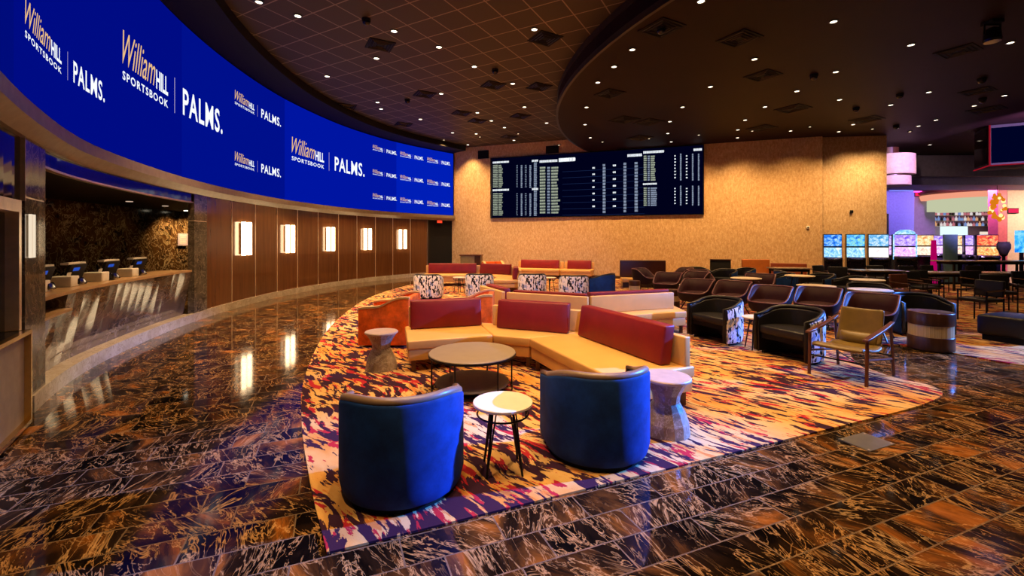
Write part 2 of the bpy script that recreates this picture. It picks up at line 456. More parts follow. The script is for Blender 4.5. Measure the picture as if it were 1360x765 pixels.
# champagne band under the screen, glossy band over the counter, thin trim
bm = NB(); strip(bm, wpath(.3, S_END), (-.05, .05, .16, .16, -.05), (2.67, 2.67, 2.78, ZB-.015, ZB-.015)); obj('trim_2', bm, M['band'])['kind'] = 'structure'
wband('trim_3', s_p1, s_c1, -.06, .0, 2.50, 2.67, M['glassdark'], kind='structure')
wband('trim_4', s_p1, s_c1, -.06, .015, 2.475, 2.50, M['divider'], kind='structure')
def pier(name, s0, s1, dp=-.5):
    t = thing(name, None, None, kind='structure')
    wband('lower_slab', s0, s1, dp, .03, .0, 2.10, M['pillar'], t); wband('joint', s0, s1, dp+.02, .02, 2.10, 2.115, M['divider'], t)
    wband('upper_slab', s0, s1, dp, .03, 2.115, 2.67, M['pillar'], t); return t
pier('wall_left_pier', s_p0, s_p1); pier('wall_left_pier_by_panelling', s_c1, s_q1, -.09)
# black door pair left of the pier
dr = thing('door_1', None, None, kind='structure')
wband('door_leaf', s_at(-60), s_p0-.12, -.12, -.07, .02, 1.95, M['blackgloss'], dr)
wband('door_frame', s_p0-.12, s_p0-.05, -.15, .02, 0, 2.07, M['divider'], dr); wband('door_head', s_at(-60), s_p0-.05, -.15, .02, 1.96, 2.07, M['divider'], dr)
wband('transom_glass', s_at(-60), s_p0-.012, -.08, 0, 2.07, 2.67, M['glassdark'], dr); wband('jamb_strip', s_p0-.012, s_p0, -.08, .035, 2.07, 2.67, M['divider'], dr)
wband('jamb', s_p0-.05, s_p0, -.15, .0, 0, 2.07, M['glassdark'], dr)
# dark doorway at the far end
dr = thing('door_2', None, None, kind='structure')
wband('door_leaf', s_w1, S_END, -.2, -.1, 0, 2.67, M['black'], dr); wband('door_jamb', s_w1, s_w1+.08, -.2, .03, 0, 2.67, M['fascia'], dr)
p, n_ = wpt(s_at(583)); e = thing('exit_sign', 'small red lit exit sign above the dark doorway at the screen end', 'sign', (p.x+n_.x*.02, p.y+n_.y*.02, 2.60), math.atan2(n_.y, n_.x)-math.pi/2)
bm = NB(); box(bm, (0, 0, 0), (.34, .06, .17)); obj('casing', bm, M['black'], e); bm = NB(); box(bm, (0, .035, 0), (.3, .01, .12)); obj('lit_face', bm, glow('red_exit_glow', (1, .06, .02), 1.2), e)

# betting counter recess
s0, s1 = s_p1-.2, s_c1+.2
wband('wall_recess', s0-.6, s1+5.0, -2.5, -2.3, 0, 2.67, M['back_marble'], kind='structure')
wband('ceiling_recess', s0-.4, s1+5.0, -2.4, -.02, 2.50, 2.60, M['black'], kind='structure')
for nm, s in (('wall_recess_near', s_p0-.1), ('wall_recess_far', s_q1+4.6)):
    p, n_ = wpt(s); wall_seg(nm, p-n_*.1, p-n_*2.35, 0, 2.6, M['back_marble'], .1)
ct = thing('betting_counter', 'long curved betting counter with glossy brown marble front and pale wood top', 'counter')
s_ada = s_at(92)
bm = NB(); strip(bm, wpath(s_ada, s_c1-.03), (-.55, -.17, -.01, -.55), (.16, .16, 1.04, 1.04)); obj('marble_front', bm, M['counter_marble'], ct)
bm = NB(); strip(bm, wpath(s_p1-.05, s_ada), (-.55, -.15, -.02, -.55), (.16, .16, .84, .84)); obj('low_marble_front', bm, M['counter_marble'], ct)
bm = NB(); strip(bm, wpath(s_p1-.05, s_c1-.03), (-.75, .0, .0, -.75), (1.04, 1.04, 1.08, 1.08)); obj('worktop', bm, M['counterwood'], ct)
bm = NB(); strip(bm, wpath(s_p1-.05, s_ada), (-.5, .03, .03, -.5), (.84, .84, .87, .87)); obj('low_shelf', bm, M['counterwood'], ct)
bm = NB(); strip(bm, wpath(s_p1-.05, s_ada), (-.5, -.42, -.42, -.5), (.87, .87, 1.04, 1.04)); obj('back_panel', bm, M['darkwood'], ct)

def s_back(px, off):
    k = (px-CX)/F; best = None
    for i in range(400):
        s = i*S_END/400; p, n_ = wpt(s); q = p-n_*off
        if q.y < 2: continue
        e = abs(q.x-k*q.y)/q.y
        if best is None or e < best[0]: best = (e, q, n_)
    return best[1], best[2]
def terminal(px, label):
    p, n_ = wpt(s_at(px)); p = p-n_*.34
    t = thing('betting_terminal', label, 'terminal', (p.x, p.y, 1.08), math.atan2(n_.y, n_.x)-math.pi/2, 'betting terminals on the counter')
    bm = NB(); box(bm, (0, 0, .01), (.22, .18, .02)); box(bm, (0, -.02, .06), (.05, .04, .1)); obj('stand', bm, M['black'], t, bev=.005)
    bm = NB(); box(bm, (0, 0, .17), (.42, .04, .24), rx=R(-18)); obj('monitor', bm, M['black'], t, bev=.008)
    bm = NB(); box(bm, (0, -.015, .295), (.44, .09, .03)); obj('monitor_edge', bm, M['cwhite'], t)
    bm = NB(); box(bm, (.04, .034, .215), (.16, .004, .05), rx=R(-18)); obj('screen', bm, glow('blue_terminal_screen', (.03, .1, .6), .7), t)
    bm = NB(); box(bm, (.22, .1, .045), (.18, .16, .09), rx=R(20)); obj('keypad', bm, M['blackgloss'], t, bev=.02)
for px, lab in ((73, 'black betting terminal at the near end of the marble counter, beside the low shelf'), (104, 'second black betting terminal from the near pier on the counter'),
                (140, 'middle black betting terminal on the wood counter top'), (180, 'second black betting terminal from the far end of the counter'), (213, 'farthest black betting terminal, nearest the panelled wall')):
    terminal(px, lab)
for px, lab in ((89, 'white receipt printer between the two nearest betting terminals'), (123, 'white receipt printer left of the middle betting terminal'), (160, 'white receipt printer right of the middle betting terminal'), (197, 'white receipt printer beside the farthest betting terminal')):
    p, n_ = wpt(s_at(px)); p = p-n_*.3
    t = thing('receipt_printer', lab, 'printer', (p.x, p.y, 1.08), math.atan2(n_.y, n_.x)-math.pi/2, 'white receipt printers on the counter')
    bm = NB(); box(bm, (0, 0, .07), (.22, .24, .14)); obj('body', bm, M['cwhite'], t, bev=.012); bm = NB(); box(bm, (0, .05, .15), (.1, .004, .08), rx=R(-15)); obj('paper', bm, M['cwhite'], t)
p, n_ = wpt(s_at(64)); p = p-n_*.9
t = thing('back_monitor', 'dark monitor with a reddish picture standing behind the near counter end', 'monitor', (p.x, p.y, 1.08), math.atan2(n_.y, n_.x)-math.pi/2)
bm = NB(); box(bm, (0, 0, .28), (.36, .04, .34)); obj('casing', bm, M['black'], t, bev=.01); bm = NB(); box(bm, (0, .022, .24), (.24, .004, .14)); obj('screen', bm, glow('reddish_monitor_picture', (.35, .08, .03), .5), t)
bm = NB(); box(bm, (0, 0, .06), (.06, .05, .12)); box(bm, (0, 0, .01), (.2, .16, .02)); box(bm, (0, 0, -.54), (.5, .4, 1.06)); obj('stand', bm, M['black'], t)
p, n_ = s_back(243, 2.26)
t = thing('wall_notice', 'small pale lilac notice fixed to the gold lit marble behind the counter', 'sign', (p.x, p.y, 1.72), math.atan2(n_.y, n_.x)-math.pi/2)
bm = NB(); box(bm, (0, 0, 0), (.36, .02, .34)); obj('plate', bm, plain('lilac_card', (.42, .34, .52), .5), t); bm = NB()
for k in range(5): box(bm, (0, .012, .12-.055*k), (.26-.03*(k % 2), .003, .018))
obj('print_lines', bm, M['cwhite'], t)
for k, (px, o_) in enumerate(((222, -1.8), (246, -1.8), (90, -1.2), (150, -1.2))):
    bq, n_ = s_back(px, 2.3); q = bq+n_*(2.3+o_)
    t = thing('recess_downlight', 'small downlight in the black ceiling over the betting counter', 'light', (q.x, q.y, 2.5), 0, 'downlights over the betting counter')
    bm = NB(); lathe(bm, [(.06, -.012), (.06, .0)], 20); obj('lens', bm, M['lens'] if k < 2 else glow('dim_lens', (1, .7, .5), .6), t)
    b_ = bq
    spot('lamp', (q.x, q.y, 2.47), (b_.x, b_.y, 1.3), 130 if k < 2 else 10, (1, .62, .22), 110, .8, .05, t)

# sconces: twin vertical glass bars
for i, (px, pz) in enumerate(((323.7, 0), (382.5, 0), (437, 0), (486.5, 0), (533.5, 0))):
    p, n_ = wpt(s_at(px))
    t = thing('wall_sconce', ('nearest', 'second nearest', 'middle', 'fourth', 'farthest')[i] + ' lit twin bar sconce on the brown panelled wall', 'wall lamp', (p.x, p.y, 1.74), math.atan2(n_.y, n_.x)-math.pi/2, 'sconces along the panelled wall')
    bm = NB(); box(bm, (0, .02, 0), (.36, .04, .80)); obj('back_plate', bm, M['darkwood'], t)
    for x in (-.14, .14):
        bm = NB(); box(bm, (x, .075, 0), (.11, .08, .86)); obj('glass_bar', bm, M['sconce'], t, bev=.012)
for sx in (10, 30):
    pass
# glowing bars imitating a sconce reflection in the near pier
p, n_ = wpt((s_p0*.8+s_p1*.2))
t = thing('wall_sconce', 'slim glowing bars imitating a sconce reflection on the grey marble pier', 'wall lamp', (p.x+n_.x*.03, p.y+n_.y*.03, 1.74), math.atan2(n_.y, n_.x)-math.pi/2)
bm = NB(); box(bm, (0, .01, 0), (.10, .02, .40)); obj('back_plate', bm, M['divider'], t)
for x, wd in ((-.04, .05), (.055, .025)):
    bm = NB(); box(bm, (x, .02, 0), (wd, .02, .42)); obj('glass_bar', bm, glow('pier_reflection_glow', (1, .82, .6), .9), t)

# ------------------------------------------------------------------ the big curved LED screen and its logos
led = thing('curved_led_screen', 'huge curved blue LED screen band above the betting wall', 'screen')
def blue(name, c): return glow(name, c, 1.0)
cols = [(-60, 13.9, (0, .0035, .20)), (15.3, 240, (0, .0035, .23)), (240, 377.3, (.0, .005, .26)), (378.6, 526, (.0, .0075, .36)), (526, 601.5, (.0, .013, .47))]
for i, (a, b, c) in enumerate(cols):
    wband('display_panel', s_at(a), s_at(b), -.04, .02, ZB, ZT, blue('blue_display_%d' % i, c), led, step=.12)
wband('bezel', s_at(601.5), S_END, -.05, .05, ZB-.12, ZT+.1, M['black'], led, step=.05)
wband('lower_bezel', .3, S_END, -.05, .03, ZB-.02, ZB, M['black'], led)
FONT_CACHE = {}
def glyph_mesh(txt, shear=0.0, bold=0.0, space=1.0):
    key = (txt, shear, bold, space)
    if key in FONT_CACHE: return FONT_CACHE[key]
    c = bpy.data.curves.new('t', 'FONT'); c.body = txt; c.shear = shear; c.offset = bold; c.space_character = space; c.resolution_u = 3
    o = bpy.data.objects.new('t', c); COL.objects.link(o); bpy.context.view_layer.update()
    me = bpy.data.meshes.new_from_object(o.evaluated_get(bpy.context.evaluated_depsgraph_get()))
    vs_ = [v.co.copy() for v in me.vertices]; fs = [tuple(p.vertices) for p in me.polygons]
    bpy.data.objects.remove(o); bpy.data.meshes.remove(me)
    x0 = min(v.x for v in vs_); x1 = max(v.x for v in vs_); y0 = min(v.y for v in vs_); y1 = max(v.y for v in vs_)
    FONT_CACHE[key] = ([((v.x-x0)/(x1-x0), (v.y-y0)/(y1-y0)) for v in vs_], fs); return FONT_CACHE[key]
def put_text(bm, txt, s0, s1, z0, z1, off=.026, slope=0.0, **kw):
    vs_, fs = glyph_mesh(txt, **kw); vv = []
    for u, v in vs_:
        p, n_ = wpt(s0+(s1-s0)*u); vv.append(bm.verts.new((p.x+n_.x*off, p.y+n_.y*off, z0+(z1-z0)*v + slope*u)))
    for f in fs:
        try: bm.faces.new([vv[i] for i in f])
        except ValueError: pass
def rect(bm, s0, s1, z0, z1, off=.026):
    vv = []
    for s, z in ((s0, z0), (s1, z0), (s1, z1), (s0, z1)):
        p, n_ = wpt(s); vv.append(bm.verts.new((p.x+n_.x*off, p.y+n_.y*off, z)))
    bm.faces.new(vv)
def logo(pxL, pxR, pxb, yb0, yb1):
    sL, sR, sb = s_at(pxL), s_at(pxR), s_at(pxb); Y = wpt(sb)[0].y
    z1 = EYE+(CY-yb0)*Y/F; z0 = EYE+(CY-yb1)*Y/F; h = z1-z0
    w_ = sb-sL; g = w_*.14; gr = (sR-sb)*.16
    e = bpy.data.objects.new('sportsbook_logo', None); COL.objects.link(e); e.parent = led
    bm = NB(); put_text(bm, 'William', sL, sL+(w_-g)*.70, z0+h*.38, z0+h*1.15, shear=.45, bold=.0); obj('script_lettering', bm, M['gold'], e)
    bm = NB(); put_text(bm, 'HILL', sL+(w_-g)*.72, sb-g, z0+h*.36, z0+h*.86, bold=.03); put_text(bm, 'SPORTSBOOK', sL, sb-g, z0+h*.03, z0+h*.23, bold=.02, space=1.25); obj('small_lettering', bm, M['white'], e)
    bm = NB(); rect(bm, sb-h*.018, sb+h*.018, z0, z1); obj('divider_line', bm, M['pinkline'], e)
    bm = NB(); put_text(bm, 'PALMS.', sb+gr, sR, z0+h*.08, z0+h*.88, bold=.018, space=1.12); obj('palms_lettering', bm, M['white'], e)
logo(28, 136, 86, 68, 106); logo(160, 294, 230, 103, 150)
logo(310.5, 372, 340.7, 139.5, 154.8); logo(310.5, 372, 340.7, 213.8, 228.8)
logo(386.5, 483.5, 436.2, 202.5, 226.8)
for y0 in (197, 228.6, 259.5):
    logo(494.5, 526.5, 510.3, y0, y0+6.2)
for y0 in (205.3, 235.4, 264.6):
    logo(531, 562, 548, y0, y0+6)
for y0 in (212.5, 241.2, 269):
    logo(567, 597.5, 584, y0, y0+5.8)

# ------------------------------------------------------------------ odds board on the papered wall
OFF = .12
TL, TR = WP(653, 211.6, OFF), WP(934, 192, OFF)
BLz, BRz = WP(653, 289.4, OFF).z, WP(934, 283.5, OFF).z
zt, zb = (TL.z+TR.z)/2, (BLz+BRz)/2
bd = thing('odds_board', 'long black electronic odds board filled with rows of small white figures', 'display board')
a, b = on_wall(652.2, 0), on_wall(934.8, 0)
bm = NB(); strip(bm, [(Vector(a), -n if n.y > 0 else n), (Vector(b), n)], (.0, .10, .10, .0), (zb-.03, zb-.03, zt+.04, zt+.04)); obj('casing', bm, M['black'], bd)
nn = n if n.y < 0 else -n
def bpt(px, v, off):          # v: 0 bottom to 1 top
    p = on_wall(px, off); return (p.x, p.y, zb+(zt-zb)*v)
bm = NB(); bm.faces.new([bm.verts.new(bpt(x, v, .104)) for x, v in ((653.2, 0), (933.8, 0), (933.8, 1), (653.2, 1))]); obj('display', bm, M['board'], bd)
def vy(px, py):
    t_ = (px-653)/281.0; yt = 211.6+(192-211.6)*t_; yb_ = 289.4+(283.5-289.4)*t_; return (yb_-py)/(yb_-yt)
def cell(bm, x0, x1, v0, v1, off=.109):
    bm.faces.new([bm.verts.new(bpt(x, v, off)) for x, v in ((x0, v0), (x1, v0), (x1, v1), (x0, v1))])
def A6(x, y): px, py = 560+x/6.8, 180+y/6.8; return px, vy(px, py)
def A7(x, y): px, py = 740+x/6.8, 180+y/6.8; return px, vy(px, py)
def words(bm, x0, x1, v0, v1, gap=.25):
    x = x0
    while x < x1-.2:
        w_ = random.uniform(.45, 1.0); cell(bm, x, min(x1, x+w_), v0, v1); x += w_+gap
def block(name, mat, A, x0, x1, y0, y1, rows, fill=.55, ragged=0.0, tick=False):
    bm = NB()
    for r in range(rows):
        if tick and r % 2: continue
        ya = y0+(y1-y0)*r/rows; yb_ = ya+(y1-y0)/rows*fill
        (pa, va) = A(x0, ya); (pb, vb) = A(x1, yb_)
        words(bm, pa, pb-random.uniform(0, ragged)*(pb-pa), va-(va-A(x0, yb_)[1]), va, .3)
    obj(name, bm, mat, bd)
W_, D_, GR = M['white'], M['dimwhite'], M['greenwhite']
for (y0, y1, yh) in ((270, 478, 240), (525, 730, 489)):
    block('heading', W_, A6, 642, 788, yh, yh+17, 1, 1)
    block('listing', GR, A6, 645, 688, y0, y1, 13, .6); block('listing', GR, A6, 695, 735, y0, y1, 13, .6, .35)
    block('figure_column', D_, A6, 857, 867, y0, y1, 13, .4, 0); block('figure_column', D_, A6, 896, 910, y0, y1, 13, .8)
    block('figure_column', D_, A6, 933, 948, y0, y1, 13, .4); block('figure_column', D_, A6, 974, 990, y0, y1, 13, .8)
    block('figure_column', D_, A6, 1014, 1040, y0-25, y1, 14, .75); block('heading', W_, A6, 996, 1052, y0-48, y0-30, 1, 1)
block('heading', W_, A6, 1065, 1225, 226, 248, 1, 1); block('heading', W_, A6, 1238, 1390, 210, 236, 1, 1)
block('listing', GR, A6, 1068, 1120, 285, 715, 16, .62, .1); block('listing', D_, A6, 1135, 1160, 285, 715, 16, .62); block('listing', GR, A6, 1172, 1250, 285, 715, 16, .62, .4)
block('heading', W_, A7, 15, 160, 206, 240, 1, 1); block('heading', W_, A7, 635, 765, 168, 192, 1, 1); block('heading', W_, A7, 778, 965, 140, 162, 1, 1)
block('figure_column', W_, A7, 318, 340, 285, 690, 14, .5, 0, True); block('figure_column', D_, A7, 412, 436, 258, 706, 16, .75)
block('figure_column', W_, A7, 503, 530, 262, 690, 14, .5, 0, True); block('figure_column', D_, A7, 600, 624, 244, 700, 16, .72); block('figure_column', D_, A7, 700, 728, 238, 695, 16, .72)
block('listing', GR, A7, 782, 808, 180, 412, 12, .65); block('listing', D_, A7, 818, 836, 180, 412, 12, .65); block('listing', GR, A7, 845, 888, 180, 412, 12, .7, .3)
block('heading', W_, A7, 775, 900, 430, 445, 1, 1); block('listing', GR, A7, 782, 808, 468, 640, 9, .65); block('listing', D_, A7, 818, 836, 468, 640, 9, .65); block('listing', D_, A7, 845, 905, 468, 640, 9, .7, .2)
for x in (1065, 1170): block('figure_column', W_, A7, x-7, x+7, 175, 400, 8, .4); block('figure_column', W_, A7, x-7, x+7, 470, 632, 6, .4)
for x in (1116, 1224, 1278): block('figure_column', D_, A7, x-6, x+7, 160, 405, 14, .85); block('figure_column', D_, A7, x-6, x+7, 450, 632, 10, .85)
block('heading', W_, A7, 1232, 1308, 114, 136, 1, 1)
bm = NB()
for k in range(8):
    (p0, v0) = A6(1270, 330+k*56); (p1, v1) = A7(790, 240+k*58)
    cell(bm, p0, p1, v0, v0+.006, .106)
obj('row_rules', bm, glow('dim_blue_rule', (.01, .02, .07), 1), bd)

# square black vents high on the papered wall
for (x0, x1, y0, y1, lab) in ((635, 649, 199.5, 211, 'small square black vent high on the papered wall, left of the odds board'), (725, 742, 193, 204, 'small square black vent high on the papered wall, just above the odds board')):
    a = WP(x0, y1, .02); b = WP(x1, y0, .02)
    t = thing('wall_vent', lab, 'vent', ((a.x+b.x)/2, (a.y+b.y)/2, (a.z+b.z)/2), math.atan2(nn.y, nn.x)-math.pi/2)
    wdt = (b-a).xy.length; hh = abs(b.z-a.z)
    bm = NB(); box(bm, (0, 0, 0), (wdt, .05, hh)); obj('casing', bm, M['black'], t); bm = NB()
    for k in range(6): box(bm, (0, .03, -hh*.4+hh*.16*k), (wdt*.86, .012, .02))
    obj('slats', bm, M['vent'], t)
for (px, py, lab, m) in ((1131, 281, 'tiny dark round sensor on the projecting papered wall', 'black'), (1073, 302, 'small white thermostat on the papered wall near its corner', 'cwhite')):
    if px > 1095: q = U(px, 17.1); q.z = EYE+(CY-py)*17.1/F
    else: q = WP(px, py, .02)
    t = thing('wall_sensor', lab, 'sensor', q, R(-19) if px < 1095 else R(-7))
    bm = NB(); box(bm, (0, 0, 0), (.11, .05, .11)); obj('body', bm, M[m], t, bev=.015); bm = NB(); box(bm, (0, -.027, 0), (.05, .008, .05)); obj('face', bm, M['blackgloss'], t)

# ------------------------------------------------------------------ ceiling fittings
def downlight(px, py, z, label, group, watts, warm=DOWN_COL, lens=None, r=.062, ang=95):
    q = G(px, py, z) if px is not None else py
    t = thing('recessed_downlight', label, 'light', q, 0, group)
    bm = NB(); lathe(bm, [(r*1.45, -.004), (r*1.45, -.016), (r*1.05, -.02), (r*1.02, -.004)], 20); obj('trim_ring', bm, M['fascia'], t)
    bm = NB(); lathe(bm, [(r, -.012), (r, -.004)], 20); obj('lens', bm, lens or M['lens'], t)
    if watts: spot('lamp', (q.x, q.y, z-.04), (q.x, q.y, 0), watts, warm, ang, .8, .06, t)
    return t
UP = [(395.6, 20.6), (583, 62), (500, 77), (586, 124), (501.5, 135.5), (558.3, 158), (634, 149.3), (601, 176), (632.5, 177.4), (621.5, 192),
      (709.7, 38.5), (681, 110.6), (696.5, 141.8), (726, 163), (652.6, 160), (670, 169), (682.6, 186)]
for i, (x, y) in enumerate(UP):
    downlight(x, y, ZC, 'small round lit downlight in the tiled black ceiling', 'downlights in the tiled ceiling', DOWN_W*(1.6 if x > 600 and y > 158 else 1.0))
LO = [(839.7, 65.3), (815.6, 88), (794, 109), (779, 142), (777, 165), (784, 182.6), (943.5, 114.7), (906.5, 141.8), (889.7, 161), (887, 176.8), (891.5, 188.0), (931, 1),
      (989.7, 159), (980, 172), (979.4, 182.6), (1107, 28), (1002, 78), (1110, 95), (1058.5, 120.6), (1115, 132), (1016, 141.5), (1233.5, 122), (1183, 139), (1243, 159),
      (1220, 167), (1133, 165), (1114, 174.5), (1342, 56), (1334, 126.5), (1294, 140), (1050, 173.5), (1235, 192), (1210, 59)]
for i, (x, y) in enumerate(LO):
    downlight(x, y, ZL, 'small round lit downlight in the smooth lower maroon ceiling', 'downlights in the lower ceiling', DOWN_W*(.75 if x < 1150 else .45), r=.055)
for i, q in enumerate(((-1.6, 1.6), (.4, 2.6), (-3.2, 3.4), (-.8, 4.4), (1.2, 5.2), (-2.2, 6.0), (.6, 7.3), (-3.6, 7.6), (1.9, 2.2), (3.4, 4.0), (4.6, 6.4), (2.9, 7.2), (5.6, 3.2), (7.5, 5.0), (-4.4, 5.0), (-4.9, 8.6), (-5.2, 12.5), (-4.6, 15.6), (-2.6, 9.8), (-1.0, 11.8))):  # extra downlights added to brighten the seats and left walkway
    z = ZL if q[0] > 3.3 else ZC
    if math.hypot(q[0]-14.3, q[1]-13) < 13.1 or (q[0] > 7 ): z = ZL
    else: z = ZC
    downlight(None, Vector((q[0], q[1], z)), z, 'added ceiling downlight brightening the lounge seats and left walkway', 'added downlights over the seats and walkway', FILL_W*(2.0 if i > 13 else .7 if q[0] > 2.5 else 1.0), ang=80)
# wall washers close to the papered wall
for i in range(9):
    f_ = (i+.5)/9; p = WA.lerp(WB, f_)+nn*1.9; z = ZC if p.x < 1.9 else ZL
    q = Vector((p.x, p.y, z)); t = thing('wall_washer', 'small tilted ceiling spotlight washing the papered wall', 'light', q, 0, 'ceiling spotlights along the papered wall')
    bm = NB(); lathe(bm, [(.07, -.02), (.075, 0)], 16); obj('body', bm, M['black'], t); bm = NB(); lathe(bm, [(.035, -.026), (.035, -.02)], 16); obj('lens', bm, glow('small_warm_lens', (1, .8, .5), 1.5), t)
    tg = WA.lerp(WB, f_); spot('lamp', (q.x, q.y, z-.05), (tg.x, tg.y, 1.6), WASH_W, (1, .56, .20), 95, 1.0, .05, t)
for (x, y) in ((12.9, 15.9), (13.7, 15.8)):
    q = Vector((x, y, ZL)); t = thing('wall_washer', 'small ceiling spotlight washing the projecting wall', 'light', q, 0, 'ceiling spotlights by the projecting wall')
    bm = NB(); lathe(bm, [(.07, -.02), (.075, 0)], 16); obj('body', bm, M['black'], t); bm = NB(); lathe(bm, [(.035, -.026), (.035, -.02)], 16); obj('lens', bm, glow('small_warm_lens', (1, .8, .5), 1.5), t)
    spot('lamp', (x, y, ZL-.05), (x+.1, 17.2, 2.2), 420, (1, .64, .30), 95, 1.0, .05, t)

def vent(px, py, z, size, label, group):
    q = G(px, py, z); t = thing('ceiling_vent', label, 'vent', q, R(29), group)
    bm = NB(); box(bm, (0, 0, -.008), (size, size, .014)); obj('frame', bm, M['vent'], t); bm = NB()
    for k in range(3): 
        s = size*(.8-.24*k)/2; tube(bm, [(-s, -s, -.02), (s, -s, -.02), (s, s, -.02), (-s, s, -.02)], .012, 4, True)
    obj('louvre', bm, M['fascia'], t)
for px, py in ((505, 59.5), (564, 125), (460, 141), (536, 165), (655, 113), (716, 115), (613, 150), (634, 160.5), (691, 154), (676, 181.5), (724, 51)):
    vent(px, py, ZC, .6, 'square black air vent in the tiled ceiling', 'air vents in the tiled ceiling')
for px, py in ((810, 124), (829, 159), (862, 162), (850, 183), (879, 37), (982, 51), (1013, 100), (1053, 144), (1272, 68), (1151, 158.5), (1298, 121), (1310, 145.5), (1012, 170)):
    vent(px, py, ZL, .62 if py < 140 else .75, 'square black air vent in the smooth lower ceiling', 'air vents in the lower ceiling')
for px, py, z in ((486.5, 25, ZC), (657.5, 92, ZC), (541, 132, ZC), (878, 36, ZL), (1081, 99, ZL), (1195, 124.5, ZL), (1137, 143, ZL), (1190, 166.5, ZL), (1305, 130.5, ZL), (1304, 104, ZL)):
    t = thing('dome_camera', 'small black dome camera under the dark ceiling', 'camera', G(px, py, z), 0, 'dome cameras under the ceiling')
    bm = NB(); lathe(bm, [(.09, 0), (.09, -.05), (.085, -.055)], 16); obj('housing', bm, M['black'], t)
    bm = NB(); lathe(bm, [(.08, -.055), (.075, -.09), (.05, -.12), (.02, -.135)], 16); obj('dome', bm, M['blackgloss'], t, smooth=True)
def track_head(loc, label, target, energy, color, angle=60):
    t = thing('spot_head', label, 'light', loc, 0)
    bm = NB(); box(bm, (0, 0, -.03), (.22, .22, .06)); obj('base', bm, M['black'], t, bev=.01)
    bm = NB(); tube(bm, [(-.14, 0, -.06), (-.15, 0, -.25)], .015); tube(bm, [(.14, 0, -.06), (.15, 0, -.25)], .015); tube(bm, [(-.15, 0, -.07), (.15, 0, -.07)], .015); obj('yoke', bm, M['steel'], t)
    bm = NB(); lathe(bm, [(.05, -.12), (.11, -.16), (.13, -.34), (.12, -.38)], 20); obj('head', bm, M['blackgloss'], t)
    L = Vector(loc)+Vector((0, 0, -.42)); spot('lamp', L, target, energy, color, angle, .6, .12, t)
q = G(1318, 28, ZL); track_head(q, 'black moving head stage light at the top right of the ceiling', (3, 4, 0), 500, (.25, .35, 1.0))
track_head(Vector((12.0, 5.9, ZL)), 'unseen blue spot added at the right for the blue on the velvet chairs', (.40, 3.40, .40), 62000, (.03, .20, 1.0), 12.5)  # added lamp, gives the velvet chairs their blue right sides
track_head(Vector((17.5, 6.6, ZL)), 'second unseen blue spot, added over the right aisle for the patterned chairs', (5.0, 7.2, .5), 36000, (.08, .26, 1.0), 22)  # added lamp, blue on the right of the patterned chairs
track_head(Vector((1.5, -2.5, ZL)), 'unseen blue spot behind the camera aimed at the far chair row', (.5, 13.5, .5), 3500, (.2, .35, 1.0), 30)  # unseen lamp, blue wash on the far row

